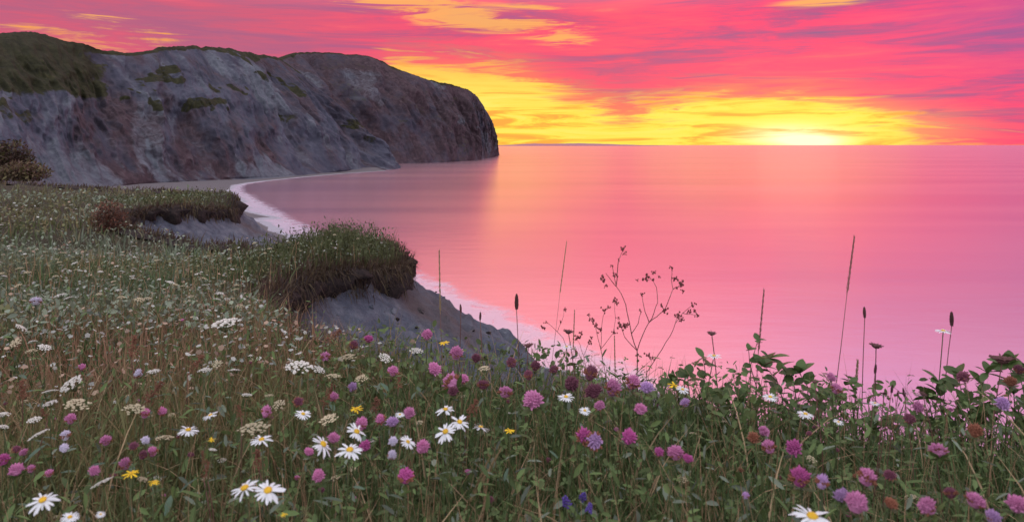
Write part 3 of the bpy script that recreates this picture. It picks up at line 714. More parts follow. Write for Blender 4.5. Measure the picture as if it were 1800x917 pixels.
def leafm(L, W, key, fold=.10, nseg=5):
    mb = MB(); vs = []; fs = []
    for i in range(nseg + 1):
        t = i / nseg; wd = W * .5 * math.sin(math.pi * min(1, t * .93 + .05)) ** .75; z = -.18 * L * t * t
        vs += [(L * t, -wd, z + fold * wd * 2), (L * t, 0, z), (L * t, wd, z + fold * wd * 2)]
    for i in range(nseg):
        a = i * 3; fs += [(a, a + 3, a + 4, a + 1), (a + 1, a + 4, a + 5, a + 2)]
    mb.add(vs, fs); return mb.mesh('leaf', M[key])
def calyx_mesh():
    mb = MB()
    for q in range(4):
        an = q * 1.57 + R.uniform(-.3, .3); L = R.uniform(.55, .9); c_, s_ = math.cos(an), math.sin(an)
        P = [(0, 0, 0), (L * .5, -.17, .05), (L, 0, .12), (L * .5, .17, .05)]
        mb.add([(p[0] * c_ - p[1] * s_, p[0] * s_ + p[1] * c_, p[2] - .42) for p in P], [(0, 1, 2, 3)])
    return mb.mesh('calyx_leaves', M['leaf'])
def petal_mesh(key='petal'):
    mb = MB(); L = 1.0
    vs = [(.18, -.05, 0), (.18, .05, 0), (.45, -.095, .03), (.45, .095, .03), (.45, 0, .0), (.8, -.09, .015), (.8, .09, .015), (.8, 0, -.01), (.98, -.03, -.03), (.98, .03, -.03)]
    fs = [(0, 2, 4), (0, 4, 1), (1, 4, 3), (2, 5, 7, 4), (4, 7, 6, 3), (5, 8, 7), (7, 8, 9), (7, 9, 6)]
    mb.add(vs, fs); return mb.mesh('petal', M[key])
def disc_mesh():
    mb = MB(); mb.blob((0, 0, .02), .25, 12, 6, (1, 1, .45))
    for i in range(40):
        r_ = .24 * math.sqrt(i / 40); ph = i * 2.4; mb.blob((r_ * math.cos(ph), r_ * math.sin(ph), .02 + .11 * math.sqrt(max(0, 1 - (r_ / .26) ** 2))), .028, 4, 3)
    return mb.mesh('disc', M['disc'])
def umbel_mesh(key, dome=.16, n=46):
    mb = MB(); R_ = .5
    for i in range(n):
        r_ = R_ * math.sqrt((i + .5) / n) * R.uniform(.85, 1.1); ph = i * 2.39996 + R.uniform(-.3, .3)
        z = dome * (1 - (r_ / R_) ** 2) + R.uniform(-.025, .025); c = (r_ * math.cos(ph), r_ * math.sin(ph), z)
        mb.blob(c, R.uniform(.05, .085), 5, 3, (1, 1, .55), .25)
        if i % 3 == 0: mb.tube([(0, 0, -.42), (c[0] * .6, c[1] * .6, -.16), c], .012, 3, 1)
    return mb.mesh('umbel', [M[key], M['stem']], False)
def spike_mesh(key, n=60, fat=.5):
    """unit-height seed spike"""
    mb = MB(); mb.tube([(0, 0, 0), (0, 0, .5), (0, 0, .97)], [.06 * fat, .07 * fat, .02], 5)
    for i in range(n):
        t = (i + .5) / n; ph = i * 2.4; r_ = fat * .12 * math.sin(math.pi * min(1, .12 + t * .85)) ** .6
        mb.blob((r_ * math.cos(ph), r_ * math.sin(ph), t), .045 * (fat + .4), 4, 3, (.8, .8, 1.5), .2)
    return mb.mesh('seed_spike', M[key], False)
def bent_mesh(key, n=46):
    """thin grass panicle with spikelets lying close to the stem"""
    mb = MB(); mb.tube([(0, 0, 0), (.004, 0, .5), (.012, 0, 1)], [.010, .008, .003], 4)
    for i in range(n):
        t = .02 + .96 * i / n; ph = i * 2.4; r_ = .022 * (1 - .5 * t); c_, s_ = math.cos(ph), math.sin(ph)
        mb.tube([(0, 0, t), (c_ * r_, s_ * r_, t + .03), (c_ * r_ * 1.3, s_ * r_ * 1.3, t + .075)], [.004, .011, .002], 4)
    return mb.mesh('seed_spike', M[key], False)
def cluster_mesh(key, n=9):
    mb = MB()
    for i in range(n):
        p = Vector((R.gauss(0, .5), R.gauss(0, .5), R.gauss(.1, .5))); mb.blob(tuple(p), R.uniform(.20, .36), 5, 4, (1, 1, 1.2), .25)
        mb.tube([(0, 0, -.6), tuple(p * .6), tuple(p)], .05, 3)
    return mb.mesh('seed_cluster', M[key], False)
def dark_head_mesh():
    mb = MB(); mb.blob((0, 0, 0), .30, 8, 5, (1, 1, .55), .1)
    for i in range(12):
        an = i * .5236; mb.tube([(0, 0, -.05), (.3 * math.cos(an), .3 * math.sin(an), .06), (.5 * math.cos(an), .5 * math.sin(an), .10 + R.uniform(-.06, .1))], [.06, .06, .02], 4)
    return mb.mesh('seed_head', M['seed_dark'], False)
def panicle_mesh():
    mb = MB(); mb.tube([(0, 0, 0), (0, 0, 1)], .018, 4)
    for i in range(95):
        t = R.random() ** .8; ph = int(i / 8) * 2.4 + R.gauss(0, .25); r_ = .34 * (1 - t * .6) * R.random() ** .5 * (.4 + .6 * ((i * 7) % 5) / 4)
        mb.blob((r_ * math.cos(ph), r_ * math.sin(ph), .15 + .85 * t), R.uniform(.025, .05), 4, 3, (1, 1, .7), .2)
    return mb.mesh('panicle', M['rust'], False)
def raceme_mesh():
    mb = MB(); mb.tube([(0, 0, -.5), (0, 0, .5)], .03, 4, 1)
    for i in range(26):
        t = i / 26; ph = i * 2.4; r_ = .26 * (1 - .6 * t); an = (r_ * math.cos(ph), r_ * math.sin(ph), -.45 + t)
        mb.blob(an, .085, 5, 4, (1, .8, 1.5), .25)
    return mb.mesh('flower_head', [M['clover_blue'], M['stem']], False)
CL = {k: [clover_mesh('clover_' + k, i) for i in range(3)] for k in ('pink', 'magenta', 'dark', 'lilac', 'rust', 'white')}
UM = {'w': [umbel_mesh('umbel') for _ in range(3)], 'c': [umbel_mesh('umbel_cream', .2) for _ in range(2)]}
CAL = [calyx_mesh() for _ in range(3)]; PET = petal_mesh(); PETY = petal_mesh('yellow'); DISC = disc_mesh()
PLANT = [spike_mesh('seed_dark', 60, .8) for _ in range(2)]; BENT = [bent_mesh('spike'), bent_mesh('stem_tan')]; CLUS = [cluster_mesh('seed_red', n) for n in (7, 9, 11)]
DHEAD = dark_head_mesh(); PANI = [panicle_mesh() for _ in range(2)]; RAC = raceme_mesh()
LEAF = {'o': leafm(1, .66, 'leaf'), 'l': leafm(1, .34, 'leaf'), 'g': leafm(1, .30, 'leaf_grey')}
def petals_joined():
    mb = MB(); base = [tuple(v.co) for v in PET.vertices]; fs = [tuple(p.vertices) for p in PET.polygons]
    for i in range(19):
        e = Euler((R.uniform(-.2, .2), R.uniform(-.1, .25), i * 6.283 / 19)).to_matrix(); mb.add([tuple(e @ Vector(b) * .5) for b in base], fs)
    return mb.mesh('petals', M['petal'])
PETJ = [petals_joined() for _ in range(3)]
def root(name, x, y, z): o = bpy.data.objects.new(name, None); C.objects.link(o); o.location = (x, y, z); o.empty_display_size = .05; return o
def stem_to(t, top, r0, r1, key='stem', bow=None, name='stem'):
    """bowed stem from the plant's foot to the local point top"""
    mb = MB(); top = Vector(top); b = Vector((R.uniform(-1, 1), R.uniform(-1, 1), 0)) * top.length * (.05 if bow is None else bow); pts = []
    for i in range(7):
        u = i / 6; pts.append(Vector((top.x * u ** 1.6, top.y * u ** 1.6, top.z * u)) + b * math.sin(math.pi * u))
    mb.tube(pts, [r0 + (r1 - r0) * i / 6 for i in range(7)], 5); return add(name, mb.mesh(name, M[key]), t)
def foot(p, g, sway=.12):
    """the foot of a stem a little aside from below its head, on the turf"""
    h = max(.06, p[2] - g)
    for _ in range(8):
        x = p[0] + R.uniform(-sway, sway) * h; y = p[1] + R.uniform(-sway * .6, sway) * h
        if sdf(x, y)[0] > .03: break
    else: x, y = p[0], p[1]
    z = float(meadow(x, y)) - .01
    return x, y, z
def stem_leaves(t, top, key, n, L, name='leaf'):
    for i in range(n):
        u = R.uniform(.15, .8); o = add(name, LEAF[key], t, (top[0] * u ** 1.6, top[1] * u ** 1.6, top[2] * u)); o.scale = (L * R.uniform(.7, 1.2),) * 3
        o.rotation_euler = (R.uniform(-.3, .3), R.uniform(-.8, .1), R.uniform(0, 6.28))
def plant(kind, px, py, size, h, label, cat, group, col='pink', tilt=None, name=None, far=False):
    p, g = at(px, py, h); d = p[1]; S = size * d / F * (.92 if kind in ('daisy', 'vetch') else 1)
    if tilt: tilt = (tilt[0] * .58, tilt[1], tilt[2])
    x, y, z = foot(p, g); top = (p[0] - x, p[1] - y, p[2] - z)
    nm = name or {'clover': 'clover_flower', 'daisy': 'daisy', 'umbel': 'yarrow', 'yellow': 'yellow_flower', 'plantain': 'plantain', 'dhead': 'dried_flower', 'rust': 'sorrel', 'vetch': 'vetch', 'bud': 'clover_bud'}[kind]
    t = root(nm, x, y, z); tag(t, label, cat, group)
    sr = max(.0011, .0007 * d) * (1 if d < 6 else .8)
    e = (R.gauss(0, .35), R.gauss(0, .35), R.uniform(0, 6.28)) if tilt is None else tilt
    if kind in ('clover', 'bud'):
        stem_to(t, top, sr * 1.3, sr)
        hd = add('flower_head', R.choice(CL[col]), t, top); S *= .96 * R.uniform(.80, 1.12); hd.scale = (S, S * R.uniform(.85, 1.1), S * R.uniform(.75, 1.2)); hd.rotation_euler = e
        if d < 4:
            ca = add('calyx_leaves', R.choice(CAL), hd)
            if kind == 'clover': stem_leaves(t, top, 'l', 2, .032)
    elif kind in ('daisy', 'yellow'):
        stem_to(t, top, sr * 1.2, sr)
        hd_rot = Euler(e if tilt is not None else (R.uniform(.05, .45), R.uniform(-.25, .25), 0))
        dc = add('disc', DISC, t, top); dc.scale = (S * .5,) * 3; dc.rotation_euler = hd_rot
        n = 19 if kind == 'daisy' else 12
        if size > 34 or kind == 'yellow':
            for i in range(n):
                if R.random() < .09: continue
                o = add('petal', PET if kind == 'daisy' else PETY, t, top); L = S * .5 * R.uniform(.78, 1.1); o.scale = (L, L * R.uniform(.85, 1.2), L)
                mm = hd_rot.to_matrix() @ Matrix.Rotation(i * 6.2832 / n + R.uniform(-.09, .09), 3, 'Z') @ Matrix.Rotation(R.uniform(-.12, .42), 3, 'Y') @ Matrix.Rotation(R.uniform(-.25, .25), 3, 'X')
                o.rotation_euler = mm.to_euler()
        else:
            o = add('petals', R.choice(PETJ), t, top); o.scale = (S,) * 3; o.rotation_euler = hd_rot
        if d < 3: stem_leaves(t, top, 'g', 2, .035)
    elif kind == 'umbel':
        stem_to(t, (top[0], top[1], top[2] - .40 * S), sr * 1.3, sr)
        um = add('umbel', R.choice(UM[col if col in UM else 'w']), t, top); S *= .94; um.scale = (S, S * R.uniform(.6, .9), S * R.uniform(.45, .8)); um.rotation_euler = (e[0] * .6, e[1] * .6, e[2])
        if d < 4: stem_leaves(t, top, 'g', 3, .045)
    elif kind == 'plantain':
        stem_to(t, top, sr, sr * .8, 'stem_dry', .03); o = add('seed_spike', R.choice(PLANT), t, top); o.scale = (S * 1.2, S * 1.2, S * 1.05); o.rotation_euler = (R.uniform(-.1, .1), R.uniform(-.15, .15), R.uniform(0, 6))
    elif kind == 'dhead':
        stem_to(t, top, sr * 1.2, sr, 'stem_dry', .04); o = add('seed_head', DHEAD, t, top); o.scale = (S,) * 3; o.rotation_euler = (e[0] * .4, e[1] * .4, e[2])
    elif kind == 'rust':
        stem_to(t, (top[0], top[1], max(.04, top[2] - S * .4)), sr, sr, 'stem_dry'); o = add('panicle', R.choice(PANI), t, (top[0], top[1], top[2] - S * .5)); o.scale = (S, S, S); o.rotation_euler = (e[0], e[1], e[2])
    elif kind == 'vetch':
        stem_to(t, top, sr, sr); o = add('flower_head', RAC, t, top); o.scale = (S * 1.15, S * 1.15, S * .8); o.rotation_euler = (e[0], e[1], 0); stem_leaves(t, top, 'l', 5, .022)
    return t
ORD = ['first', 'second', 'third', 'fourth', 'fifth', 'sixth', 'seventh', 'eighth', 'ninth', 'tenth', 'eleventh', 'twelfth', 'thirteenth', 'fourteenth', 'fifteenth', 'sixteenth', 'seventeenth', 'eighteenth', 'nineteenth', 'twentieth',
       'twenty-first', 'twenty-second', 'twenty-third', 'twenty-fourth', 'twenty-fifth', 'twenty-sixth']
def row(kind, items, what, where, cat, group, h):
    """items (px, py, size[, colour]) -> each singled out by its order from the left"""
    items = sorted(items)
    for i, it in enumerate(items):
        px, py, sz = it[:3]; col = it[3] if len(it) > 3 else 'pink'
        hue = {'pink': 'pink', 'magenta': 'magenta', 'dark': 'dark maroon', 'lilac': 'pale lilac', 'rust': 'faded rust brown', 'white': 'whitish', 'w': 'white', 'c': 'dull cream'}[col] if kind in ('clover', 'umbel') else ''
        lab = ('%s %s, %s from left %s' % (hue, what, ORD[i], where)).strip()
        plant(kind, px, py, sz, h, lab, cat, group, col)
# ---- clover
row('clover', [(1523, 840, 44), (1505, 885, 46), (1482, 869, 28, 'lilac'), (1649, 793, 44), (1714, 881, 40), (1632, 891, 38), (1788, 887, 38), (1671, 867, 36, 'dark'), (1714, 758, 34, 'rust'), (1564, 836, 28, 'dark'),
     (1745, 909, 30, 'lilac'), (1566, 885, 26, 'rust'), (1406, 840, 42, 'magenta'), (1445, 848, 27, 'lilac'), (1476, 872, 30, 'lilac')], 'clover head', 'in the bottom right patch', 'clover', 'clover in the bottom right corner', .46)
row('clover', [(1342, 758, 26), (1352, 786, 34), (1396, 788, 38, 'magenta'), (1324, 770, 30, 'rust'), (1158, 795, 21, 'magenta'), (1188, 797, 36), (1209, 806, 26, 'magenta'), (1105, 769, 31, 'magenta'), (1046, 775, 36, 'lilac'), (1026, 767, 30, 'magenta'), (1311, 871, 17, 'lilac')],
    'clover head', 'in the right centre grass', 'clover', 'clover right of the centre', .42)
row('clover', [(1003, 675, 32, 'dark'), (1038, 657, 30, 'dark'), (1044, 688, 38, 'dark'), (1077, 683, 32), (1112, 673, 40), (1137, 682, 34, 'lilac'), (1126, 720, 30), (1054, 714, 26), (1205, 708, 24, 'lilac'), (974, 650, 24, 'dark'), (941, 644, 24, 'dark'), (929, 660, 22, 'dark'),
     (900, 638, 27, 'dark'), (937, 704, 40), (888, 690, 34), (1461, 663, 26), (1470, 684, 30), (1614, 716, 24), (1599, 737, 26, 'dark'), (1762, 710, 26, 'lilac'), (1694, 663, 30, 'dark'), (1776, 671, 30, 'rust'), (1791, 650, 26, 'dark')],
    'clover head', 'along the brink against the sea', 'clover', 'clover along the brink of the cliff', .44)
row('clover', [(751, 589, 26), (802, 622, 30), (763, 649, 33), (795, 673, 38), (814, 667, 24), (797, 688, 26, 'dark'), (691, 653, 22), (837, 630, 22, 'dark'), (849, 677, 28, 'dark'), (572, 628, 27), (621, 607, 18, 'dark'), (648, 596, 24, 'magenta'), (586, 698, 25), (524, 706, 24, 'dark'), (619, 681, 24, 'lilac')],
    'clover head', 'in front of the grey gully', 'clover', 'clover in front of the grey gully', .42)
row('clover', [(670, 737, 28), (690, 742, 26, 'lilac'), (719, 727, 24), (742, 786, 26), (713, 838, 34, 'magenta'), (586, 770, 26), (543, 794, 25), (642, 784, 32, 'magenta'), (635, 746, 24), (560, 837, 27), (467, 725, 24)], 'clover head', 'in the middle foreground', 'clover', 'clover in the middle foreground', .40)
row('clover', [(144, 646, 16), (255, 727, 22), (284, 723, 20), (124, 737, 20), (186, 775, 30), (29, 790, 22, 'dark'), (42, 795, 22), (5, 809, 24, 'magenta'), (29, 826, 30), (54, 824, 22), (86, 832, 17), (165, 828, 25), (220, 816, 24), (235, 784, 20, 'dark'), (268, 794, 24), (251, 800, 22, 'dark')],
    'clover head', 'in the left foreground', 'clover', 'clover in the left foreground', .38)
row('clover', [(245, 656, 18, 'white'), (255, 774, 22, 'white'), (115, 766, 20, 'white'), (113, 788, 16, 'white'), (688, 800, 24, 'white'), (691, 776, 20, 'white')], 'upright flower', 'such ones in the foreground', 'flower', 'whitish upright flowers', .42)
plant('clover', 63, 530, 26, .34, 'round pale fluffy seed head alone in the left middle meadow', 'flower', None, 'white', name='fluffy_seed_head')
# ---- daisies
for (px, py, sz, tilt, lab) in [
    (75, 878, 56, (.62, 0, 0), 'white daisy with yellow centre alone near the bottom left corner'), (123, 908, 34, (.3, .1, 0), 'small white daisy cut by the bottom edge right of the corner daisy'),
    (430, 857, 62, (.25, -.2, 0), 'white daisy with orange centre, left of the overlapping bottom pair'), (471, 861, 62, (.75, .1, 0), 'white daisy facing the viewer, right of the overlapping bottom pair'),
    (1428, 907, 84, (.22, 0, 0), 'large flat white daisy at the bottom edge below the pink clovers'), (627, 758, 46, (.45, .5, 0), 'tilted white daisy with yellow centre behind a magenta clover'),
    (615, 790, 56, (.32, 0, 0), 'white daisy with yellow centre left of a magenta clover'), (568, 780, 54, (.2, .75, 0), 'white daisy seen from the side with drooping petals'),
    (783, 758, 48, (.75, -.25, 0), 'white daisy facing left, lower of the central trio'), (808, 741, 42, (.6, .3, 0), 'white daisy with yellow centre, upper of the central trio'), (845, 750, 36, (-.5, .2, 0), 'white daisy turned away, rightmost of the central trio'),
    (717, 776, 34, (.3, .6, 0), 'small white daisy between clover heads left of the central trio'), (460, 772, 44, (.15, 0, 0), 'flat white daisy seen edge-on above the bottom pair'), (331, 755, 42, (.06, .08, 0), 'thin flat white daisy edge-on in the left foreground'),
    (783, 719, 40, (.05, 0, 0), 'flat white daisy edge-on above the central trio'), (995, 697, 34, (.12, 0, 0), 'small white daisy edge-on below the brink clovers'), (1416, 727, 32, (.15, 0, 0), 'small white daisy below the leafy plant on the right'),
    (1354, 697, 30, (.2, 0, 0), 'small white daisy half hidden among broad leaves'), (1255, 625, 30, (-.1, 0, 0), 'white daisy standing against the pink water beside broad leaves'), (1538, 708, 19, (.1, 0, 0), 'tiny white daisy low against the sea at the right'),
    (996, 609, 22, (-.1, 0, 0), 'tiny white daisy against the sea beside the dried stems'), (1658, 581, 30, (-.06, .05, 0), 'tall flat daisy seen edge-on against the lilac water'), (1200, 684, 26, (.4, .2, 0), 'white daisy on the brink between clovers and leaves'),
    (370, 729, 30, (.1, -.3, 0), 'tilted small daisy above the left foreground grass'), (533, 727, 32, (.2, .3, 0), 'small white daisy behind the drooping side-on daisy'), (703, 728, 20, (.2, 0, 0), 'tiny white daisy beside a pair of clover heads'),
    (177, 903, 18, (.3, .2, 0), 'tiny white daisy at the bottom edge left of the pair'), (1474, 741, 20, (.3, .2, 0), 'tiny pale daisy under the clover on the right brink'), (1028, 721, 24, (.5, .1, 0), 'half open white daisy below dark clover on the brink')]:
    plant('daisy', px, py, sz, .45, lab, 'daisy', 'white daisies', tilt=tilt)
for (px, py, sz, lab) in [(626, 718, 25, 'bright yellow flower in the middle of the meadow'), (230, 831, 28, 'yellow flower near the left clovers'), (270, 846, 20, 'small yellow flower right of a larger yellow one'), (896, 756, 20, 'small yellow flower right of the daisy trio'),
                          (781, 602, 20, 'dull yellow flower in front of the grey slope'), (1184, 676, 24, 'dull yellow flower on the brink beside a white daisy'), (372, 772, 15, 'tiny orange yellow flower left of the side-on daisy'), (500, 903, 14, 'tiny yellow flower at the bottom edge')]:
    plant('yellow', px, py, sz, .42, lab, 'flower', 'yellow flowers', tilt=(.25, .1, 0))
# ---- yarrow and other white umbels
row('umbel', [(37, 576, 25, 'w'), (58, 600, 16, 'w'), (78, 611, 26, 'w'), (27, 603, 24, 'c'), (55, 618, 26, 'c'), (125, 676, 56, 'w'), (88, 688, 28, 'w'), (88, 709, 40, 'w'), (136, 711, 58, 'c'), (6, 728, 24, 'w'), (60, 738, 26, 'w'), (68, 764, 36, 'w'), (6, 750, 20, 'w'),
     (270, 653, 26, 'w'), (237, 719, 40, 'c'), (290, 770, 36, 'c'), (181, 847, 42, 'w'), (251, 842, 22, 'c'), (356, 650, 20, 'w')], 'yarrow head', 'in the left foreground', 'yarrow', 'yarrow in the left foreground', .40)
row('umbel', [(395, 569, 58, 'w'), (362, 650, 22, 'w'), (411, 651, 28, 'w'), (382, 640, 24, 'c'), (526, 645, 56, 'w'), (491, 711, 28, 'c'), (446, 753, 54, 'c'), (578, 737, 40, 'c'), (586, 661, 30, 'c'), (635, 666, 36, 'c'), (611, 629, 36, 'c'), (374, 790, 16, 'w'), (473, 695, 18, 'c'),
     (732, 617, 26, 'w'), (851, 648, 24, 'c'), (676, 629, 30, 'w'), (434, 694, 20, 'w'), (560, 650, 26, 'w')], 'yarrow head', 'in the middle meadow', 'yarrow', 'yarrow in the middle of the meadow', .42)
row('rust', [(358, 828, 34), (84, 728, 26), (567, 696, 44), (425, 723, 26), (360, 805, 26), (455, 806, 44), (572, 586, 34), (700, 672, 34), (820, 718, 44), (660, 706, 40), (250, 690, 50), (40, 688, 40), (330, 640, 40), (230, 610, 44)], 'rust coloured sorrel panicle', 'in the meadow', 'sorrel', 'rust sorrel', .36)
for (px, py, sz, lab) in [(995, 881, 26, 'blue violet vetch near the bottom centre'), (1025, 872, 22, 'dim violet vetch right of a bluer one'), (1036, 892, 20, 'lowest violet vetch near the bottom centre')]: plant('vetch', px, py, sz, .34, lab, 'vetch', 'violet vetch')
# ---- stalks against the water
for (px, py, sz, lab) in [(908, 543, 24, 'dark plantain spike above the clover, left of the dried stems'), (810, 549, 13, 'tiny plantain spike over the surf, left of two'), (844, 562, 13, 'tiny plantain spike over the surf, right of two'), (1520, 558, 17, 'plantain spike right of the tallest grass stalk'),
                          (1673, 572, 22, 'plantain spike beside the edge-on daisy over lilac water'), (1538, 656, 15, 'lower plantain spike below the dark flower head'), (1567, 690, 14, 'short plantain bud, left of three'), (1578, 697, 11, 'short plantain bud, middle of three'), (1590, 697, 14, 'short plantain bud, right of three')]:
    plant('plantain', px, py, sz, .46, lab, 'plantain', 'plantain spikes')
for (px, py, sz, lab) in [(1540, 608, 24, 'dark dried flower head on a tall stem right of the grass stalks'), (1251, 586, 17, 'small dark dried flower above the white daisy'), (999, 583, 20, 'dark flat dried head beside the dried stems'), (929, 607, 19, 'brown flat dried head above the brink clovers'),
                          (1432, 671, 12, 'tiny dark bud left of the tall grass stalk'), (1554, 691, 13, 'tiny dark bud below the plantain'), (1622, 692, 16, 'small dark dried head low over the sea'), (1762, 632, 40, 'dark ragged dried flower on the right edge plants')]:
    plant('dhead', px, py, sz, .46, lab, 'dried flower', 'dried flower heads')
def grass_stalk(tip, base, frac, key, lab, w=1.0):
    b, g = at(base[0], base[1], .12); d = b[1]; tx = (tip[0] - 900) / F * d; tz = CAMZ + (255 - tip[1]) / F * d
    z = float(meadow(b[0], d)) - .01; fx = b[0] - (tx - b[0]) * .2
    t = root('grass_stalk', fx, d, z); tag(t, lab, 'grass stalk', 'tall grass stalks against the sea')
    top = Vector((tx - fx, 0, tz - z)); mid = top * (1 - frac)
    mb = MB(); mb.tube([(0, 0, 0), tuple(mid * .35 + Vector((.004, 0, 0))), tuple(mid * .7 + Vector((.003, 0, 0))), tuple(mid)], [.0016 * w, .0015 * w, .0012 * w, .001 * w], 5); add('stem', mb.mesh('stem', M['stem_dry']), t)
    o = add('seed_spike', BENT[key], t, mid); L = (top - mid).length; wl = min(L, .09) * w * 1.5; o.scale = (wl, wl, L); o.rotation_euler = top.to_track_quat('Z', 'Y').to_euler()
for a in [((1502, 415), (1459, 690), .26, 0, 'tallest grass stalk leaning right against the pink sea', 1.15), ((1343, 509), (1322, 690), .40, 0, 'grass stalk rising from the broad-leaved plant', 1.1), ((996, 425), (962, 680), .30, 1, 'faint thin grass stalk left of the dried stems', .7),
          ((772, 440), (776, 650), .42, 1, 'faint upright grass stalk in front of the grey slope', 1.2), ((1508, 632), (1496, 720), .35, 1, 'short blurred grass spike below the tall stalk', 1.6), ((1010, 545), (1004, 690), .35, 1, 'thin pale stalk between the dried heads', .8), ((1080, 590), (1083, 690), .4, 1, 'thin pale stalk among the dried stems', .8),
          ((880, 790), (765, 930), .6, 1, 'leaning tan grass stalk in the bottom centre', 1.0), ((862, 800), (780, 925), .55, 1, 'second leaning tan stalk beside the bottom centre one', .9)]: grass_stalk(*a)
# ---- dried branching plant
def branching(name, lab, base, paths, clus, group=None, r=.0022):
    b, g = at(base[0], base[1], .10); d = b[1]; z = float(meadow(b[0], d)) - .01
    t = root(name, b[0], d, z); tag(t, lab, 'dried plant', group)
    off = {}
    def P(px, py):
        k = (px, py)
        if k not in off: off[k] = R.uniform(-.05, .05) * min(1, max(0, (base[1] - py) / 120))
        dd = d + off[k]; return Vector(((px - 900) / F * dd - b[0], off[k], CAMZ + (255 - py) / F * dd - z))
    for i, path in enumerate(paths):
        pts = ([Vector((0, 0, 0))] if i == 0 else []) + [P(*q) for q in path]
        fine = []
        for k in range(len(pts) - 1):
            for u in (0, .5): fine.append(pts[k].lerp(pts[k + 1], u) + Vector((R.uniform(-1, 1), R.uniform(-1, 1), R.uniform(-1, 1))) * .0025 * (u > 0))
        fine.append(pts[-1]); r0 = r if i == 0 else r * .72
        mb = MB(); mb.tube(fine, [r0 * (1 - .5 * k / (len(fine) - 1)) for k in range(len(fine))], 5)
        add('stem' if i == 0 else 'branch', mb.mesh('stem' if i == 0 else 'branch', M['stem_dry']), t)
    for (px, py, s) in clus:
        o = add('seed_cluster', R.choice(CLUS), t, P(px, py)); o.scale = (s * d / F * .42,) * 3; o.rotation_euler = (R.uniform(-.6, .6), R.uniform(-.6, .6), R.uniform(0, 6))
branching('dried_umbel_plant', 'tall branching dried plant with red-brown seed clusters standing against the sea', (1120, 690),
    [[(1120, 654), (1120, 616), (1110, 586), (1104, 556), (1100, 535), (1092, 516), (1083, 503)], [(1083, 503), (1074, 492), (1065, 480)], [(1083, 503), (1085, 480), (1087, 458), (1092, 446), (1095, 439)], [(1083, 500), (1079, 484), (1076, 466)],
     [(1120, 616), (1130, 588), (1141, 566), (1150, 548), (1156, 532), (1154, 505), (1148, 493), (1141, 485)], [(1141, 566), (1155, 556), (1168, 545), (1176, 526), (1183, 508), (1180, 490), (1181, 471)], [(1183, 508), (1191, 505), (1198, 498)],
     [(1141, 566), (1134, 548), (1130, 530), (1128, 518)], [(1120, 616), (1110, 606), (1098, 592), (1092, 575), (1087, 560)], [(1110, 586), (1122, 568), (1127, 548)], [(1168, 545), (1164, 540), (1162, 536)]],
    [(1095, 439, 12), (1097, 446, 7), (1060, 491, 15), (1065, 502, 8), (1080, 484, 11), (1076, 467, 7), (1087, 457, 6), (1137, 489, 17), (1148, 480, 9), (1120, 492, 6), (1158, 487, 6), (1181, 471, 9), (1185, 491, 10), (1197, 501, 16), (1201, 512, 8), (1128, 518, 9), (1126, 546, 8), (1168, 547, 13), (1164, 537, 8), (1090, 572, 14), (1098, 575, 12), (1104, 570, 9), (1087, 558, 7)], r=.0026)
branching('dried_umbel_plant', 'slanting dried stem right of the tall branching plant', (1128, 690), [[(1137, 654), (1164, 613), (1178, 590), (1187, 568), (1191, 555)], [(1187, 568), (1200, 550), (1218, 535)], [(1200, 550), (1215, 552), (1227, 555)], [(1150, 634), (1140, 624), (1134, 620)]],
    [(1191, 556, 13), (1197, 563, 10), (1218, 536, 11), (1213, 548, 10), (1226, 555, 9), (1220, 547, 8), (1140, 624, 12), (1147, 628, 9)], r=.0019)
branching('dried_umbel_plant', 'thin dried stem left of the tall branching plant', (1072, 690), [[(1066, 667), (1060, 635), (1056, 613), (1050, 590), (1046, 572), (1034, 552)], [(1056, 613), (1068, 598), (1078, 585), (1082, 560), (1080, 528)], [(1056, 613), (1057, 580), (1060, 556), (1066, 542)]],
    [(1042, 563, 13), (1046, 572, 10), (1055, 580, 11), (1034, 553, 7), (1062, 545, 11), (1070, 540, 8), (1080, 528, 12), (1085, 533, 8), (1080, 585, 9)], r=.0018)
branching('dried_umbel_plant', 'low forked dried stem nearest the surf, left of the others', (998, 690), [[(997, 653), (996, 615), (990, 594), (977, 580), (961, 566)], [(980, 583), (987, 566), (992, 544)]], [(956, 575, 11), (960, 566, 7), (992, 544, 8), (985, 566, 6)], r=.0016)
branching('dried_umbel_plant', 'short twiggy dried stem between the low fork and the tall plant', (1030, 690), [[(1030, 650), (1026, 625), (1020, 606), (1014, 596)], [(1026, 625), (1034, 605), (1040, 595)], [(1028, 640), (1018, 622), (1012, 618)]], [(1014, 594, 12), (1022, 586, 9), (1036, 602, 10), (1040, 594, 7), (1012, 618, 7)], r=.0015)
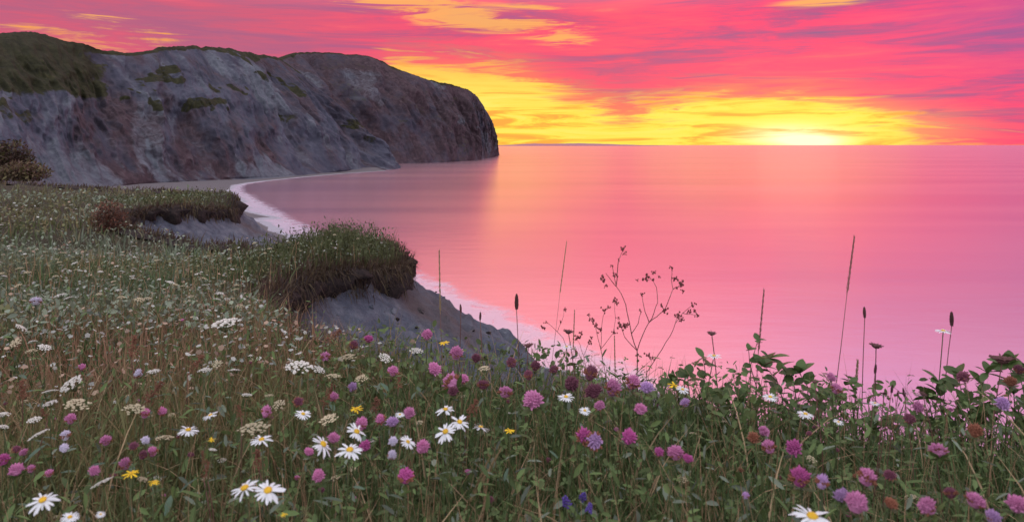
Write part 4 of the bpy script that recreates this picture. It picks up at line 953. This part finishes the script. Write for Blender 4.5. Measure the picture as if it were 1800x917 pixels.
# ---- broad leaved plants on the brink
def leafy(lab, base, stems, n, L, key='o', group='broad-leaved plants on the brink'):
    b, g = at(base[0], base[1], .10); d = b[1]; z = float(meadow(b[0], d)) - .01
    t = root('leafy_plant', b[0], d, z); tag(t, lab, 'leafy plant', group)
    for si, path in enumerate(stems):
        pts = [Vector((0, 0, 0))] + [Vector(((px - 900) / F * (d + o_) - b[0], o_, CAMZ + (255 - py) / F * (d + o_) - z)) for (px, py) in path for o_ in [R.uniform(-.05, .03)]]
        mb = MB(); mb.tube(pts, [.0028 * (1 - .6 * k / (len(pts) - 1)) for k in range(len(pts))], 5); add('stem', mb.mesh('stem', M['stem']), t)
        segs = [(pts[k], pts[k + 1]) for k in range(len(pts) - 1)]; tot = sum((b_ - a_).length for a_, b_ in segs)
        for i in range(int(n * 1.5)):
            u = (.18 + .82 * (i + R.random()) / n) * tot; p = pts[-1]
            for a_, b_ in segs:
                l = (b_ - a_).length
                if u <= l: p = a_.lerp(b_, u / l); break
                u -= l
            o = add('leaf', LEAF[key], t, p); s = L * R.uniform(.6, 1.15); o.scale = (s, s * R.uniform(.8, 1.2), s); o.rotation_euler = (R.uniform(-.7, .7), R.uniform(-1.1, .35), i * 2.4 + R.uniform(-.5, .5))
leafy('broad-leaved plant with a bare gap, left of the arching one', (1215, 740), [[(1205, 700), (1210, 660)], [(1232, 690), (1240, 655), (1236, 628)], [(1190, 690), (1180, 668)]], 9, .062)
leafy('upright leafy sprig under the short grass stalk', (1322, 740), [[(1318, 690), (1320, 640), (1332, 598)], [(1330, 680), (1318, 640), (1316, 615)]], 6, .048)
leafy('arching broad-leaved plant over the sea right of centre', (1385, 750), [[(1375, 700), (1365, 665), (1345, 645)], [(1400, 705), (1395, 672), (1372, 640), (1352, 630)], [(1420, 710), (1420, 680), (1405, 655)], [(1440, 725), (1445, 700)]], 10, .066)
leafy('dense leafy plant beside the brink clovers', (1290, 760), [[(1280, 720), (1270, 690)], [(1300, 720), (1305, 700)], [(1255, 730), (1250, 700)]], 9, .058)
leafy('tall leafy plant left in the right edge thicket', (1660, 780), [[(1655, 720), (1650, 670)], [(1680, 730), (1690, 690), (1685, 660)], [(1640, 740), (1632, 700)]], 11, .062)
leafy('leafy plant in the middle of the right edge thicket', (1725, 790), [[(1725, 730), (1722, 690), (1735, 655)], [(1745, 740), (1750, 700)], [(1705, 750), (1700, 715)]], 11, .062)
leafy('leafy plant at the right edge of the picture', (1790, 790), [[(1785, 740), (1782, 690), (1775, 640)], [(1800, 740), (1805, 680), (1800, 640)]], 12, .060)
leafy('low leafy plant below the dried stems', (1105, 730), [[(1100, 690), (1098, 660)], [(1120, 700), (1130, 670)], [(1085, 700), (1080, 680)]], 7, .040)
leafy('low leafy plant among dark clovers over the surf', (1010, 730), [[(1010, 690), (1016, 660), (1014, 640)], [(990, 700), (985, 672)], [(1030, 700), (1035, 670)]], 8, .040)
leafy('low leafy plant left of the brink daisy', (955, 730), [[(955, 690), (950, 665)], [(935, 695), (925, 670)]], 8, .038)
leafy('leafy plant under the tall grass stalk', (1480, 770), [[(1478, 720), (1472, 690)], [(1500, 730), (1505, 700), (1496, 672)], [(1460, 730), (1450, 700)]], 8, .050)
leafy('low leafy plant below the right-hand plantain buds', (1575, 800), [[(1570, 760), (1566, 735)], [(1600, 770), (1610, 740)], [(1545, 770), (1540, 745)]], 9, .050)
# ---- scattered smaller flowers
def scattered(kind, n, d0, d1, hr, sr, cols, lab, cat, group, cond=None):
    x, y, d, s = scatter(n * 3, d0, d1, 40, .15); c = 0
    for i in range(len(x)):
        if cond and not cond(x[i], y[i]): continue
        px = 900 + F * x[i] / y[i]; h = R.uniform(*hr); py = 255 + F * (CAMZ - float(meadow(x[i], y[i])) - h) / y[i]
        if not (0 < px < 1800 and py < 917): continue
        size = R.uniform(*sr) * F / y[i]
        t = root({'umbel': 'yarrow', 'clover': 'clover_flower'}[kind], x[i], y[i], float(meadow(x[i], y[i])) - .01); tag(t, lab, cat, group)
        top = (R.uniform(-.03, .03), R.uniform(-.03, .03), h); S = size * y[i] / F
        stem_to(t, (top[0], top[1], h - (.4 * S if kind == 'umbel' else 0)), max(.0012, .0005 * y[i]), max(.001, .0004 * y[i]))
        hd = add('umbel' if kind == 'umbel' else 'flower_head', R.choice(UM[R.choice(cols)] if kind == 'umbel' else CL[R.choice(cols)]), t, top); hd.scale = (S, S, S * .8); hd.rotation_euler = (R.uniform(-.3, .3), R.uniform(-.3, .3), R.uniform(0, 6))
        c += 1
        if c >= n: break
scattered('umbel', 210, 5.2, 15, (.22, .36), (.035, .075), 'cwc', 'small pale yarrow scattered over the grey-green meadow slope on the left', 'yarrow', 'small yarrow on the left slope', lambda x, y: x / y < -.2)
scattered('umbel', 60, 14, 34, (.2, .34), (.07, .12), 'cw', 'tiny pale flower dot on the farthest meadow by the second bluff', 'yarrow', 'far pale flowers', lambda x, y: x / y < -.2)
scattered('umbel', 40, 1.6, 4.5, (.16, .28), (.018, .03), 'cwc', 'small low cream flower half sunk in the foreground grass', 'yarrow', 'small low cream flowers')
scattered('clover', 45, 1.5, 4.5, (.16, .30), (.014, .022), ['dark', 'pink', 'dark', 'rust'], 'small low clover head half sunk in the foreground grass', 'clover', 'small low clovers')

# ---- brown shrubs and fallen clods
def shrub(lab, px, py, d, wpx, hpx, cols, n=1500):
    x = (px - 900) / F * d; W = wpx * d / F; H = hpx * d / F; z = float(meadow(x, d)) - .03
    t = root('shrub', x, d, z); tag(t, lab, 'shrub')
    P = rng.normal(0, 1, (n, 3)); P /= np.linalg.norm(P, axis=1)[:, None]; P *= (rng.random(n) ** .4)[:, None]
    lump = .75 + .5 * fbm(P[:, 0] * 2.5 + 9, P[:, 2] * 2.5 + 4, 33, 3); P = P * lump[:, None] * np.array((W * .5, W * .45, H * .55)); P[:, 2] = np.abs(P[:, 2] + H * .42)
    tv = np.array([(0, 0, 0), (.5, -.2, .05), (1, 0, 0), (.5, .2, .05)]); tf = np.array([(0, 1, 2), (0, 2, 3)])
    col = np.array(cols)[rng.integers(0, len(cols), n)] * rng.uniform(.5, 1.5, n)[:, None]
    v, f, c = stamp(tv, tf, P, rng.uniform(0, 6.28, n), rng.normal(-.4, .6, n), rng.normal(0, .6, n), rng.uniform(.06, .12, n) * W, col)
    add('foliage', mesh_np('foliage', v, f, M['foliage'], c), t)
    for i in range(6):
        mb = MB(); q = P[rng.integers(0, n)]; mb.tube([(q[0] * .15, q[1] * .15, 0), tuple(q * .5), tuple(q)], [.012 * W, .009 * W, .003 * W], 5); add('branch', mb.mesh('branch', M['stem_dry']), t)
shrub('dark brown clump standing for a shaded grass mound at the far left edge', 14, 300, 47, 90, 66, [BROWN * .6, BROWN * .9, OLIVE * .5], 2200)  # shrub shape stands for a grass mound with dark shadow under it
shrub('reddish brown shrub beside the second grey gully', 192, 420, 16.6, 62, 56, [RUST * .8, BROWN, RUST * .5])
shrub('low brown shrub in front of the far left rise', 40, 330, 40, 90, 34, [BROWN, OLIVE * .6, TAN * .5])
CLOD = []
for i in range(4):
    mb = MB(); mb.blob((0, 0, 0), .5, 8, 6, (1, R.uniform(.7, 1), R.uniform(.5, .8)), .28); CLOD.append(mb.mesh('clod', M['turf'] if i % 2 else M['ground'], False))
cnt = 0
while cnt < 34:
    x, y = R.uniform(-2.7, 2.0), R.uniform(6.0, 14.0); s_ = float(sdf(x, y)[0])
    if not (-3.4 < s_ < -.25): continue
    zz, _ = terrain(np.array([x]), np.array([y])); o = add('clay_clod', R.choice(CLOD), None, (x, y, float(zz[0]) + .01)); q = R.uniform(.04, .16) * R.uniform(.6, 1.2); o.scale = (q, q, q); o.rotation_euler = (R.uniform(-.4, .4), R.uniform(-.4, .4), R.uniform(0, 6))
    tag(o, 'small fallen clod lying on the grey clay slope below the near turf knoll', 'clod', 'clods on the near clay slope'); cnt += 1
